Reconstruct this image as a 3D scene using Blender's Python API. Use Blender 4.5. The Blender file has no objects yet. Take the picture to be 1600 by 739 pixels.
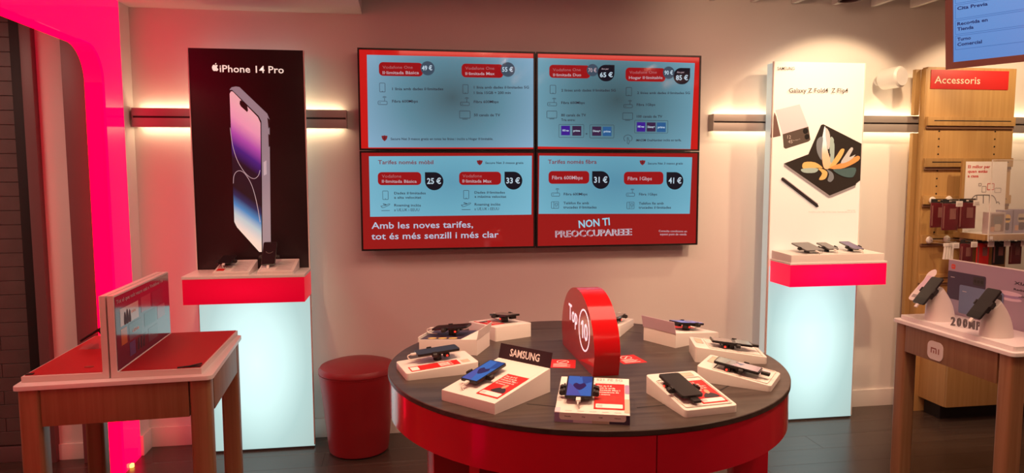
import bpy, bmesh, math, random
from mathutils import Matrix, Vector
random.seed(7)
SC = bpy.context.scene
COL = SC.collection
PI = math.pi
R = math.radians

# ------------------------------------------------------------------ camera, world, exposure, large lights
cam_data = bpy.data.cameras.new('camera')
cam = bpy.data.objects.new('camera', cam_data)
COL.objects.link(cam)
cam_data.sensor_fit = 'HORIZONTAL'
cam_data.sensor_width = 36.0
cam_data.lens = 36.0 * 1100.0 / 1600.0
cam_data.clip_start = 0.05
_yaw, _pit, _rol = 0.1511, 0.0894, -0.0026
_f = Vector((math.sin(_yaw) * math.cos(_pit), math.cos(_yaw) * math.cos(_pit), -math.sin(_pit)))
_r = Vector((math.cos(_yaw), -math.sin(_yaw), 0))
_u = _r.cross(_f)
_r2 = _r * math.cos(_rol) + _u * math.sin(_rol)
_u2 = _u * math.cos(_rol) - _r * math.sin(_rol)
_m = Matrix((_r2, _u2, -_f)).transposed().to_4x4()
_m.translation = Vector((-0.774, -4.248, 1.578))
cam.matrix_world = _m
SC.camera = cam
SC.view_settings.view_transform = 'Standard'
SC.view_settings.look = 'None'
SC.view_settings.gamma = 1.0
SC.view_settings.use_curve_mapping = False
SC.view_settings.exposure = 0.0

world = bpy.data.worlds.new('world')
SC.world = world
world.use_nodes = True
world.node_tree.nodes['Background'].inputs[0].default_value = (0.9, 0.55, 0.42, 1)
world.node_tree.nodes['Background'].inputs[1].default_value = 0.05

def area(name, loc, size, energy, color, rot=(0, 0, 0), sy=None):
    d = bpy.data.lights.new(name, 'AREA')
    d.energy = energy; d.color = color; d.size = size
    if sy: d.shape = 'RECTANGLE'; d.size_y = sy
    o = bpy.data.objects.new(name, d); COL.objects.link(o)
    o.location = loc; o.rotation_euler = rot
    return o
def spot(name, loc, target, energy, color, deg, blend=0.3, radius=0.04):
    d = bpy.data.lights.new(name, 'SPOT')
    d.energy = energy; d.color = color; d.spot_size = R(deg); d.spot_blend = blend; d.shadow_soft_size = radius
    o = bpy.data.objects.new(name, d); COL.objects.link(o)
    o.location = loc
    o.rotation_euler = (Vector(target) - Vector(loc)).to_track_quat('-Z', 'Y').to_euler()
    return o
WARM = (1.0, 0.68, 0.40)
WARMER = (1.0, 0.56, 0.36)
# unseen warm fill lights, added to brighten the shop
# an overhead area fill, then a row of fill spots behind the camera
area('overhead_fill_light', (0.9, -1.75, 2.60), 3.4, 42, (1.0, 0.48, 0.35), sy=0.9)
for x_ in (-1.3, 0.5, 2.3): spot('rear_fill_light', (x_, -4.6, 2.9), (x_, -3.6, 0.0), 36, (1.0, 0.46, 0.33), 140, 0.5, 0.06)  # added unseen spots, fill for surfaces that face the camera
# spotlights aimed at the white poster and the gondola
spot('wall_spot', (1.98, -0.85, 2.61), (1.96, 0.0, 1.55), 46, WARM, 84, 0.30, 0.03)
spot('wall_spot', (3.10, -0.90, 2.61), (3.0, 0.0, 1.55), 50, WARM, 84, 0.30, 0.03)
# two recessed downlights over the round table, then added fill spots
spot('overhead_spot', (-0.79, -2.10, 2.60), (-0.50, -1.9, 0.85), 62, WARM, 70, 0.6, 0.05)
spot('overhead_spot', (-0.07, -2.20, 2.60), (-0.05, -1.9, 0.85), 62, WARM, 70, 0.6, 0.05)
spot('overhead_spot', (1.20, -2.30, 2.60), (0.75, -1.7, 0.85), 75, WARM, 70, 0.6, 0.05)  # added spot, lights the right side of the round table
spot('overhead_spot', (2.40, -2.50, 2.60), (1.9, -1.4, 0.85), 34, WARMER, 75, 0.6, 0.05)  # added spot, brightens the right oak table
spot('overhead_spot', (-1.60, -2.60, 2.45), (-1.7, -1.4, 0.85), 13, WARMER, 80, 0.6, 0.05)  # added spot, lifts the dim left table
spot('overhead_spot', (-1.60, -1.15, 2.45), (-1.60, -0.33, 1.05), 26, WARM, 34, 0.6, 0.04)  # added narrow spot, brightens the shelf under the black poster
spot('wall_spot', (1.30, -1.90, 2.60), (1.55, 0.0, 1.15), 80, WARM, 62, 0.7, 0.05)  # fill added to brighten the wall around the white poster
spot('wall_spot', (1.10, -1.15, 2.60), (1.7, 0.0, 2.45), 15, (1.0, 0.60, 0.38), 115, 0.8, 0.08)  # wide weak fill added for the dark upper wall at the right
# added fill for the dark passage behind the portal, no lamp known there
area('passage_fill_light', (-3.2, -1.3, 2.45), 0.5, 14, (1.0, 0.62, 0.48))

# ------------------------------------------------------------------ materials
MATS = {}
def mat(name, color, rough=0.5, metal=0.0, emit=None, strength=0.0, spec=0.5, alpha=1.0, trans=0.0, coat=0.0, noise=0.0, nscale=30.0, bump=0.0):
    m = bpy.data.materials.new(name); m.use_nodes = True
    nt = m.node_tree; b = nt.nodes['Principled BSDF']
    b.inputs['Base Color'].default_value = (*color, 1)
    b.inputs['Roughness'].default_value = rough
    b.inputs['Metallic'].default_value = metal
    b.inputs['Specular IOR Level'].default_value = spec
    if coat: b.inputs['Coat Weight'].default_value = coat; b.inputs['Coat Roughness'].default_value = 0.06
    if trans: b.inputs['Transmission Weight'].default_value = trans
    if alpha < 1: b.inputs['Alpha'].default_value = alpha
    if emit:
        b.inputs['Emission Color'].default_value = (*emit, 1)
        b.inputs['Emission Strength'].default_value = strength
    if noise or bump:
        tc = nt.nodes.new('ShaderNodeTexCoord'); n = nt.nodes.new('ShaderNodeTexNoise')
        n.inputs['Scale'].default_value = nscale; n.inputs['Detail'].default_value = 5
        nt.links.new(tc.outputs['Object'], n.inputs['Vector'])
        if noise:
            mx = nt.nodes.new('ShaderNodeMix'); mx.data_type = 'RGBA'
            mx.inputs[6].default_value = (*[c * (1 - noise) for c in color], 1)
            mx.inputs[7].default_value = (*[min(1, c * (1 + noise)) for c in color], 1)
            nt.links.new(n.outputs['Fac'], mx.inputs[0]); nt.links.new(mx.outputs[2], b.inputs['Base Color'])
        if bump:
            bp = nt.nodes.new('ShaderNodeBump'); bp.inputs['Strength'].default_value = bump; bp.inputs['Distance'].default_value = 0.002
            nt.links.new(n.outputs['Fac'], bp.inputs['Height']); nt.links.new(bp.outputs['Normal'], b.inputs['Normal'])
    MATS[name] = m
    return m
def wood(name, c1, c2, axis, rough=0.42, scale=9.0, stretch=14.0):
    m = bpy.data.materials.new(name); m.use_nodes = True
    nt = m.node_tree; b = nt.nodes['Principled BSDF']; b.inputs['Roughness'].default_value = rough
    tc = nt.nodes.new('ShaderNodeTexCoord'); mp = nt.nodes.new('ShaderNodeMapping')
    sc = [scale * stretch / 3] * 3; sc[axis] = scale / 6
    mp.inputs['Scale'].default_value = sc
    n = nt.nodes.new('ShaderNodeTexNoise'); n.inputs['Scale'].default_value = 1.0; n.inputs['Detail'].default_value = 6; n.inputs['Distortion'].default_value = 0.4
    cr = nt.nodes.new('ShaderNodeValToRGB')
    cr.color_ramp.elements[0].position = 0.3; cr.color_ramp.elements[0].color = (*c1, 1)
    cr.color_ramp.elements[1].position = 0.7; cr.color_ramp.elements[1].color = (*c2, 1)
    oi = nt.nodes.new('ShaderNodeObjectInfo'); hs = nt.nodes.new('ShaderNodeHueSaturation')
    mr = nt.nodes.new('ShaderNodeMapRange'); mr.inputs[3].default_value = 0.85; mr.inputs[4].default_value = 1.15
    nt.links.new(oi.outputs['Random'], mr.inputs[0]); nt.links.new(mr.outputs[0], hs.inputs['Value'])
    nt.links.new(tc.outputs['Object'], mp.inputs[0]); nt.links.new(mp.outputs[0], n.inputs['Vector'])
    nt.links.new(n.outputs['Fac'], cr.inputs[0]); nt.links.new(cr.outputs[0], hs.inputs['Color']); nt.links.new(hs.outputs[0], b.inputs['Base Color'])
    bp = nt.nodes.new('ShaderNodeBump'); bp.inputs['Strength'].default_value = 0.15; bp.inputs['Distance'].default_value = 0.001
    nt.links.new(n.outputs['Fac'], bp.inputs['Height']); nt.links.new(bp.outputs['Normal'], b.inputs['Normal'])
    MATS[name] = m
    return m
def glow_ramp(name, stops, strength, axis='radial', rough=0.35, base=(0.05, 0.05, 0.05), scale=(1, 1, 1), off=(0, 0, 0)):
    """emissive material whose colour runs over the object's own generated coordinates (unevenly back-lit sheets, and screens with view-angle darkening put into the colour)"""
    m = bpy.data.materials.new(name); m.use_nodes = True
    nt = m.node_tree; b = nt.nodes['Principled BSDF']
    b.inputs['Base Color'].default_value = (*base, 1); b.inputs['Roughness'].default_value = rough
    tc = nt.nodes.new('ShaderNodeTexCoord'); mp = nt.nodes.new('ShaderNodeMapping')
    mp.vector_type = 'POINT'
    cr = nt.nodes.new('ShaderNodeValToRGB')
    els = cr.color_ramp.elements
    while len(els) < len(stops): els.new(0.5)
    for e, (p, c) in zip(els, stops): e.position = p; e.color = (*c, 1)
    nt.links.new(tc.outputs['Generated'], mp.inputs[0])
    mp.inputs['Location'].default_value = off; mp.inputs['Scale'].default_value = scale
    if axis == 'radial':
        ln = nt.nodes.new('ShaderNodeVectorMath'); ln.operation = 'LENGTH'
        nt.links.new(mp.outputs[0], ln.inputs[0]); nt.links.new(ln.outputs['Value'], cr.inputs[0])
    else:
        sx = nt.nodes.new('ShaderNodeSeparateXYZ'); nt.links.new(mp.outputs[0], sx.inputs[0])
        ad = nt.nodes.new('ShaderNodeMath'); ad.operation = 'ADD'
        nt.links.new(sx.outputs[0], ad.inputs[0]); nt.links.new(sx.outputs[2], ad.inputs[1]); nt.links.new(ad.outputs[0], cr.inputs[0])
    nt.links.new(cr.outputs[0], b.inputs['Emission Color']); b.inputs['Emission Strength'].default_value = strength
    MATS[name] = m
    return m
mat('wall_paint', (0.78, 0.74, 0.70), 0.65, bump=0.15, nscale=60)
mat('ceiling_paint', (0.72, 0.68, 0.64), 0.7)
mat('trim_white', (0.80, 0.76, 0.72), 0.4)
mat('tile_dark', (0.10, 0.075, 0.07), 0.45, noise=0.25, nscale=12)
mat('grout_dark', (0.075, 0.056, 0.052), 0.8)
mat('trim_purple', (0.13, 0.085, 0.085), 0.4)
wood('floor_wood', (0.044, 0.029, 0.022), (0.066, 0.046, 0.036), 0, rough=0.27, scale=7)
wood('table_oak_v', (0.26, 0.130, 0.060), (0.35, 0.195, 0.100), 2)
wood('table_oak_h', (0.25, 0.122, 0.056), (0.33, 0.182, 0.092), 2)
wood('pale_oak', (0.40, 0.232, 0.078), (0.48, 0.295, 0.110), 2, rough=0.5)
wood('black_top', (0.032, 0.022, 0.018), (0.066, 0.049, 0.041), 0, rough=0.38, scale=12)
mat('white_gloss', (0.82, 0.80, 0.78), 0.28)
mat('white_plastic', (0.76, 0.72, 0.68), 0.4)
mat('white_card', (0.80, 0.76, 0.72), 0.55)
mat('groove_dark', (0.006, 0.005, 0.005), 0.6)
mat('red_gloss', (0.66, 0.010, 0.034), 0.16, coat=0.35)
mat('red_sign', (0.52, 0.005, 0.008), 0.14, coat=0.6)
mat('red_leather', (0.27, 0.012, 0.018), 0.42, bump=0.25, nscale=220)
mat('red_mat', (0.46, 0.012, 0.014), 0.5)
mat('red_print', (0.62, 0.018, 0.018), 0.5)
mat('ink_print', (0.03, 0.02, 0.03), 0.5)
mat('grey_print', (0.35, 0.32, 0.32), 0.5)
mat('palegrey_print', (0.62, 0.58, 0.56), 0.5)
mat('white_print', (0.86, 0.83, 0.80), 0.5)
mat('purple_print', (0.36, 0.26, 0.45), 0.5)
mat('lilac_print', (0.70, 0.56, 0.66), 0.5)
mat('navy_print', (0.05, 0.035, 0.07), 0.5)
mat('yellow_print', (0.85, 0.58, 0.20), 0.5)
mat('skin_print', (0.62, 0.34, 0.22), 0.5)
mat('beige_print', (0.55, 0.46, 0.36), 0.5)
mat('black_card', (0.022, 0.012, 0.016), 0.4)
mat('black_plastic', (0.010, 0.009, 0.009), 0.35)
mat('black_rubber', (0.02, 0.018, 0.018), 0.6)
mat('phone_dark', (0.016, 0.014, 0.015), 0.3)
mat('phone_glass', (0.010, 0.009, 0.012), 0.08, coat=0.5)
mat('phone_grey', (0.10, 0.095, 0.09), 0.2, coat=0.4)
mat('phone_blue', (0.02, 0.03, 0.22), 0.15, coat=0.4)
mat('phone_violet', (0.12, 0.10, 0.24), 0.25)
mat('metal_grey', (0.50, 0.46, 0.44), 0.32, metal=0.9)
mat('rail_grey', (0.40, 0.355, 0.33), 0.42, metal=0.35)
mat('rail_dark', (0.06, 0.05, 0.05), 0.5)
mat('led_strip', (1, 0.9, 0.7), 0.5, emit=(1.0, 0.72, 0.42), strength=16)
mat('lamp_disc', (1, 0.9, 0.8), 0.5, emit=(1.0, 0.75, 0.5), strength=25)
mat('led_red', (0.5, 0, 0), 0.4, emit=(1.0, 0.02, 0.01), strength=4)
mat('spark', (1, 0.8, 0.3), 0.5, emit=(1.0, 0.5, 0.08), strength=4)
mat('side_glow', (0.5, 0.6, 0.6), 0.4, emit=(0.50, 0.66, 0.62), strength=0.45)
mat('portal_face', (0.02, 0.0, 0.006), 0.08, emit=(1.0, 0.0, 0.052), strength=2.2, spec=0.15)
mat('portal_reveal', (0.5, 0.0, 0.02), 0.4, emit=(1.0, 0.0, 0.035), strength=2.6)
glow_ramp('shelf_glow_left', [(0.0, (0.90, 0.0, 0.028)), (0.6, (0.62, 0.0, 0.018))], 0.85, scale=(1.2, 0, 0.8), off=(-0.6, 0, -0.4), base=(0.3, 0, 0.01))
glow_ramp('shelf_glow_right', [(0.0, (1.0, 0.0, 0.085)), (0.6, (1.0, 0.0, 0.045))], 1.15, scale=(1.2, 0, 0.8), off=(-0.6, 0, -0.4), base=(0.3, 0, 0.01))
glow_ramp('panel_glow', [(0.0, (0.82, 1.12, 1.10)), (0.26, (0.70, 1.02, 1.00)), (0.47, (0.46, 0.70, 0.68)), (0.75, (0.40, 0.55, 0.52))], 0.97, scale=(1.05, 0, 0.9), off=(-0.52, 0, -0.46), base=(0.12, 0.13, 0.13))
mat('poster_black', (0.018, 0.008, 0.010), 0.35)
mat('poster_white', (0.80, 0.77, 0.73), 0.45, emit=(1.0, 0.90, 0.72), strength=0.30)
# video wall
def screen(name, c, s=1.0, rough=0.06): return mat(name, (0.004, 0.004, 0.004), rough, emit=c, strength=s)
screen('scr_red_top', (0.56, 0.010, 0.008)); screen('scr_red_low', (0.30, 0.009, 0.008))
screen('scr_pill', (0.30, 0.006, 0.008)); screen('scr_ink', (0.022, 0.010, 0.020)); screen('scr_inkred', (0.20, 0.016, 0.020))
screen('scr_white', (0.50, 0.62, 0.72)); screen('scr_pale', (0.50, 0.36, 0.40)); screen('scr_thin', (0.40, 0.14, 0.15))
screen('scr_grey', (0.045, 0.070, 0.105)); screen('scr_black', (0.006, 0.006, 0.012)); screen('scr_violet', (0.045, 0.012, 0.25))
screen('scr_plum', (0.040, 0.016, 0.055)); screen('scr_blue', (0.022, 0.10, 0.26)); screen('scr_big', (0.46, 0.52, 0.66)); screen('scr_sky', (0.30, 0.58, 0.72))
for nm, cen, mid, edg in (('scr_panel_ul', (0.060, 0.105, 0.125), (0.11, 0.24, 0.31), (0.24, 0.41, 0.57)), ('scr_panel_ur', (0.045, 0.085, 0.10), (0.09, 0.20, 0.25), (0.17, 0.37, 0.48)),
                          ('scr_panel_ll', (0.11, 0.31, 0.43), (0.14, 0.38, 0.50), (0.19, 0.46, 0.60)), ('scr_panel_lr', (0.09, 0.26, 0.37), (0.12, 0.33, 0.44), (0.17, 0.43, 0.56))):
    glow_ramp(nm, [(0.0, cen), (0.3, mid), (0.62, edg)], 1.0, scale=(1.0, 0, 0.65), off=(-0.5, 0, -0.36), rough=0.06, base=(0.004, 0.004, 0.004))  # darker centre imitates view-angle falloff, put into the screen's emitted colour
glow_ramp('scr_queue', [(0.0, (0.10, 0.26, 0.62)), (1.0, (0.14, 0.36, 0.74))], 0.95, axis='lin', scale=(0.2, 0, 0.8), rough=0.2, base=(0.01, 0.01, 0.01))
screen('scr_queue_ink', (0.006, 0.02, 0.11), 1.0); screen('scr_queue_line', (0.05, 0.15, 0.42), 1.0)
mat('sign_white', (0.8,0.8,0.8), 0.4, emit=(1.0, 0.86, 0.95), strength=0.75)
# prints on the posters
mat('backlit_steel', (0.30, 0.30, 0.34), 0.4, emit=(0.26, 0.27, 0.32), strength=0.55); mat('backlit_pale', (0.5, 0.5, 0.5), 0.4, emit=(0.45, 0.46, 0.52), strength=0.6); mat('backlit_white', (0.8, 0.8, 0.8), 0.4, emit=(0.9, 0.84, 0.7), strength=0.75)
mat('print_steel', (0.34, 0.34, 0.38), 0.4); mat('print_steel_pale', (0.52, 0.52, 0.56), 0.4); mat('print_dark', (0.03, 0.025, 0.03), 0.4)
mat('print_black', (0.012, 0.007, 0.010), 0.35); mat('print_line', (0.75, 0.68, 0.72), 0.5)
def print_ramp(name, stops, axis, tilt=0.0):
    m = bpy.data.materials.new(name); m.use_nodes = True
    nt = m.node_tree; b = nt.nodes['Principled BSDF']; b.inputs['Roughness'].default_value = 0.4; b.inputs['Emission Strength'].default_value = 0.5
    tc = nt.nodes.new('ShaderNodeTexCoord'); sx = nt.nodes.new('ShaderNodeSeparateXYZ'); cr = nt.nodes.new('ShaderNodeValToRGB')
    ma = nt.nodes.new('ShaderNodeMath'); ma.operation = 'MULTIPLY_ADD'; ma.inputs[1].default_value = tilt
    els = cr.color_ramp.elements
    while len(els) < len(stops): els.new(0.5)
    for e, (p, c) in zip(els, stops): e.position = p; e.color = (*c, 1)
    nt.links.new(tc.outputs['Generated'], sx.inputs[0]); nt.links.new(sx.outputs[0 if axis == 2 else 2], ma.inputs[0])
    nt.links.new(sx.outputs[axis], ma.inputs[2]); nt.links.new(ma.outputs[0], cr.inputs[0]); nt.links.new(cr.outputs[0], b.inputs['Base Color']); nt.links.new(cr.outputs[0], b.inputs['Emission Color'])
    MATS[name] = m
print_ramp('print_wall', [(0.0, (0.82, 0.82, 0.68)), (0.16, (0.75, 0.82, 0.74)), (0.25, (0.40, 0.66, 0.78)), (0.31, (0.06, 0.28, 0.66)), (0.37, (0.02, 0.03, 0.12)), (0.42, (0.012, 0.008, 0.012)), (0.60, (0.015, 0.008, 0.02)),
                          (0.68, (0.06, 0.02, 0.28)), (0.76, (0.42, 0.10, 0.55)), (0.86, (0.82, 0.44, 0.66)), (1.0, (0.85, 0.62, 0.66))], 2, 0.14)
mat('print_lilac', (0.78, 0.68, 0.78), 0.4); mat('print_cover', (0.10, 0.08, 0.07), 0.4); mat('print_coverside', (0.16, 0.10, 0.09), 0.4)
mat('print_lens', (0.02, 0.02, 0.02), 0.3); mat('print_fold', (0.03, 0.026, 0.024), 0.4)
mat('print_orange', (0.82, 0.40, 0.14), 0.5); mat('print_yellow', (0.85, 0.58, 0.22), 0.5); mat('print_teal', (0.40, 0.58, 0.58), 0.5)
mat('print_paleblue', (0.62, 0.68, 0.72), 0.5); mat('print_bluegrey', (0.22, 0.27, 0.33), 0.5); mat('print_darkteal', (0.08, 0.16, 0.18), 0.5); mat('print_brown', (0.045, 0.026, 0.012), 0.5)
print_ramp('print_petal', [(0.0, (0.80, 0.40, 0.20)), (0.35, (0.80, 0.46, 0.28)), (0.6, (0.60, 0.72, 0.70)), (1.0, (0.80, 0.80, 0.80))], 2)
m_ = mat('clear_acrylic', (0.95, 0.95, 0.95), 0.04, alpha=0.13)
mat('acrylic_edge', (0.85, 0.82, 0.76), 0.2, emit=(1, 0.9, 0.75), strength=0.0)
mat('pouch_red', (0.13, 0.018, 0.024), 0.2, coat=0.3); mat('pouch_card', (0.26, 0.11, 0.10), 0.4); mat('stone_grey', (0.16, 0.15, 0.15), 0.4)
mat('panel_lilac', (0.38, 0.30, 0.38), 0.4); mat('blue_steel', (0.16, 0.22, 0.36), 0.35); mat('orange_badge', (0.75, 0.07, 0.03), 0.5)
mat('yellow_pale', (0.88, 0.80, 0.62), 0.5); mat('queue_bezel', (0.17, 0.075, 0.055), 0.4)
mat('box_blue', (0.30, 0.27, 0.38), 0.4); mat('box_inner', (0.22, 0.14, 0.12), 0.3); mat('box_pale', (0.50, 0.42, 0.42), 0.4)
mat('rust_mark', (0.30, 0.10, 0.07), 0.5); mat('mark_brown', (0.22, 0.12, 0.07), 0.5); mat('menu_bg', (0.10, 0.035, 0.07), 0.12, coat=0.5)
for i, c in enumerate([(0.60, 0.52, 0.46), (0.05, 0.05, 0.07), (0.10, 0.12, 0.16), (0.32, 0.10, 0.14), (0.04, 0.06, 0.09), (0.50, 0.20, 0.08), (0.06, 0.10, 0.26)]): mat('menu_%d' % i, c, 0.15, coat=0.4)
for i, c in enumerate([(0.05, 0.16, 0.55), (0.10, 0.10, 0.42), (0.02, 0.07, 0.32)]): mat('wallpaper_%d' % i, (0.01, 0.01, 0.02), 0.1, emit=c, strength=0.8)
mat('heart_dark', (0.01, 0.005, 0.02), 0.1, emit=(0.03, 0.012, 0.09), strength=0.8)
mat('phone_silver', (0.5, 0.46, 0.46), 0.06, metal=0.6); mat('phone_lilac', (0.40, 0.33, 0.42), 0.08, coat=0.5); mat('phone_teal', (0.26, 0.32, 0.33), 0.08, coat=0.5)

# ------------------------------------------------------------------ builders
TEXTS = {}
def text_mesh(s, bold=0.0, outline=0.0):
    """flat lettering as mesh data, baseline at y=0, unit cap height, starting at x=0; returns (mesh, width)"""
    k = (s, bold, outline)
    if k in TEXTS: return TEXTS[k]
    cu = bpy.data.curves.new('lettering', 'FONT'); cu.body = s; cu.size = 1.0; cu.resolution_u = 2
    if outline:
        cu.fill_mode = 'NONE'; cu.bevel_depth = outline; cu.bevel_resolution = 0
    else:
        cu.offset = bold
    o = bpy.data.objects.new('lettering', cu); COL.objects.link(o)
    bpy.context.view_layer.update()
    me = bpy.data.meshes.new_from_object(o.evaluated_get(bpy.context.evaluated_depsgraph_get()))
    bpy.data.objects.remove(o); bpy.data.curves.remove(cu)
    xs = [v.co.x for v in me.vertices]
    x0, x1 = min(xs), max(xs)
    for v in me.vertices: v.co.x -= x0; v.co /= 0.729
    TEXTS[k] = (me, (x1 - x0) / 0.729)
    return TEXTS[k]
def frame(o, x, y):
    """matrix: 2-D print coordinates (x, y, height) -> space"""
    x = Vector(x).normalized(); y = Vector(y); y = (y - x * y.dot(x)).normalized(); z = x.cross(y)
    m = Matrix((x, y, z)).transposed().to_4x4(); m.translation = Vector(o)
    return m
def bez(pts, n=6, closed=False):
    """Catmull-Rom through points"""
    out = []; N = len(pts)
    rng = range(N if closed else N - 1)
    for i in rng:
        P = [Vector(pts[(i + k) % N]) if closed else Vector(pts[min(max(i + k, 0), N - 1)]) for k in (-1, 0, 1, 2)]
        for j in range(n):
            t = j / n
            out.append(0.5 * ((2 * P[1]) + (P[2] - P[0]) * t + (2 * P[0] - 5 * P[1] + 4 * P[2] - P[3]) * t * t + (3 * P[1] - P[0] - 3 * P[2] + P[3]) * t ** 3))
    if not closed: out.append(Vector(pts[-1]))
    return out
def rrect(x0, y0, x1, y1, r, n=5, corners=(1, 1, 1, 1)):
    """rounded rectangle, corners in order bottom-left, bottom-right, top-right, top-left"""
    P = []
    for (cx, cy, a0, ok, px, py) in ((x0 + r, y0 + r, PI, corners[0], x0, y0), (x1 - r, y0 + r, 1.5 * PI, corners[1], x1, y0), (x1 - r, y1 - r, 0, corners[2], x1, y1), (x0 + r, y1 - r, 0.5 * PI, corners[3], x0, y1)):
        if ok:
            for i in range(n + 1):
                a = a0 + 0.5 * PI * i / n; P.append((cx + r * math.cos(a), cy + r * math.sin(a)))
        else: P.append((px, py))
    return P
class MB:
    def __init__(self, M=None): self.bm = bmesh.new(); self.M = M or Matrix.Identity(4)
    def _add(self, bm2, M=None):
        me = bpy.data.meshes.new('tmp'); bm2.to_mesh(me); bm2.free()
        me.transform(self.M @ (M or Matrix.Identity(4))); self.bm.from_mesh(me); bpy.data.meshes.remove(me)
        return self
    def box(self, x0, y0, z0, x1, y1, z1, bev=0.0, seg=2, M=None):
        b = bmesh.new(); bmesh.ops.create_cube(b, size=1)
        for v in b.verts: v.co = Vector(((x0 + x1) / 2 + v.co.x * (x1 - x0), (y0 + y1) / 2 + v.co.y * (y1 - y0), (z0 + z1) / 2 + v.co.z * (z1 - z0)))
        if bev: bmesh.ops.bevel(b, geom=b.edges[:], offset=bev, segments=seg, profile=0.7, affect='EDGES')
        return self._add(b, M)
    def poly(self, pts, h=0.0, z=0.0, M=None, bev=0.0):
        """flat polygon (2-D points) at height z, extruded by h along the frame normal"""
        b = bmesh.new()
        vs = [b.verts.new((p[0], p[1], z)) for p in pts]
        f = b.faces.new(vs)
        f.normal_update()
        if f.normal.z < 0: f.normal_flip()
        if h:
            g = bmesh.ops.extrude_face_region(b, geom=[f])
            for v in g['geom']:
                if isinstance(v, bmesh.types.BMVert): v.co.z += h
            bmesh.ops.recalc_face_normals(b, faces=b.faces[:])
            if bev:
                es = [e for e in b.edges if abs(e.verts[0].co.z - (z + h)) < 1e-7 and abs(e.verts[1].co.z - (z + h)) < 1e-7]
                bmesh.ops.bevel(b, geom=es, offset=bev, segments=2, profile=0.7, affect='EDGES')
        return self._add(b, M)
    def ring(self, outer, inner, h, z=0.0, M=None):
        """two loops of equal count bridged, extruded by h"""
        b = bmesh.new(); n = len(outer)
        L = [[b.verts.new((p[0], p[1], zz)) for p in loop] for zz in (z, z + h) for loop in (outer, inner)]
        for i in range(n):
            j = (i + 1) % n
            for q in ((L[0][i], L[1][i], L[1][j], L[0][j]), (L[2][i], L[2][j], L[3][j], L[3][i]), (L[0][i], L[0][j], L[2][j], L[2][i]), (L[1][i], L[3][i], L[3][j], L[1][j])): b.faces.new(q)
        bmesh.ops.recalc_face_normals(b, faces=b.faces[:])
        return self._add(b, M)
    def lathe(self, prof, n=48, M=None, a0=0.0, a1=2 * PI):
        b = bmesh.new(); full = abs(a1 - a0 - 2 * PI) < 1e-6
        cnt = n if full else n + 1
        rows = []
        for (r, z) in prof:
            rows.append([b.verts.new((r * math.cos(a0 + (a1 - a0) * i / n), r * math.sin(a0 + (a1 - a0) * i / n), z)) for i in range(cnt)] if r > 1e-6 else [b.verts.new((0, 0, z))])
        for A, B in zip(rows[:-1], rows[1:]):
            for i in range(n):
                j = (i + 1) % cnt
                if len(A) == 1 and len(B) == 1: continue
                if len(A) == 1: b.faces.new((A[0], B[j], B[i]))
                elif len(B) == 1: b.faces.new((A[i], A[j], B[0]))
                else: b.faces.new((A[i], A[j], B[j], B[i]))
        bmesh.ops.recalc_face_normals(b, faces=b.faces[:])
        return self._add(b, M)
    def cyl(self, r, z0, z1, n=24, M=None, bev=0.0):
        if bev: return self.lathe([(0, z0), (r - bev, z0), (r, z0 + bev), (r, z1 - bev), (r - bev, z1), (0, z1)], n, M)
        return self.lathe([(0, z0), (r, z0), (r, z1), (0, z1)], n, M)
    def tube(self, pts, r, n=6, M=None):
        b = bmesh.new(); P = [Vector(p) for p in pts]; rows = []
        for i, p in enumerate(P):
            t = (P[min(i + 1, len(P) - 1)] - P[max(i - 1, 0)]).normalized()
            a = t.cross(Vector((0, 0, 1)) if abs(t.z) < 0.9 else Vector((1, 0, 0))).normalized(); c = t.cross(a)
            rr = r[i] if isinstance(r, (list, tuple)) else r
            rows.append([b.verts.new(p + a * rr * math.cos(2 * PI * k / n) + c * rr * math.sin(2 * PI * k / n)) for k in range(n)])
        for A, B in zip(rows[:-1], rows[1:]):
            for k in range(n): b.faces.new((A[k], A[(k + 1) % n], B[(k + 1) % n], B[k]))
        b.faces.new(rows[0][::-1]); b.faces.new(rows[-1])
        bmesh.ops.recalc_face_normals(b, faces=b.faces[:])
        return self._add(b, M)
    def ribbon(self, pts, w, z=0.0, M=None):
        """flat line of width w in print coordinates"""
        P = [Vector((p[0], p[1], 0)) for p in pts]; b = bmesh.new(); A = []; B = []
        for i, p in enumerate(P):
            t = (P[min(i + 1, len(P) - 1)] - P[max(i - 1, 0)]).normalized(); n = Vector((-t.y, t.x, 0)) * w / 2
            A.append(b.verts.new((p.x + n.x, p.y + n.y, z))); B.append(b.verts.new((p.x - n.x, p.y - n.y, z)))
        for i in range(len(P) - 1): b.faces.new((B[i], B[i + 1], A[i + 1], A[i]))
        return self._add(b, M)
    def outline(self, pts, w, z=0.0):
        for i in range(len(pts)): self.ribbon([pts[i], pts[(i + 1) % len(pts)]], w, z)
        return self
    def text(self, s, x, y, cap, width=None, ang=0.0, bold=0.0, outline=0.0, z=0.0, align='l', M=None):
        me, w = text_mesh(s, bold, outline)
        sx = width / w if width else cap
        me2 = me.copy()
        off = {'l': 0, 'c': -sx * w / 2, 'r': -sx * w}[align]
        me2.transform(self.M @ (M or Matrix.Identity(4)) @ Matrix.Translation((x, y, z)) @ Matrix.Rotation(ang, 4, 'Z') @ Matrix.Translation((off, 0, 0)) @ Matrix.Diagonal((sx, cap, 1, 1)))
        self.bm.from_mesh(me2); bpy.data.meshes.remove(me2)
        return self
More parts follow.
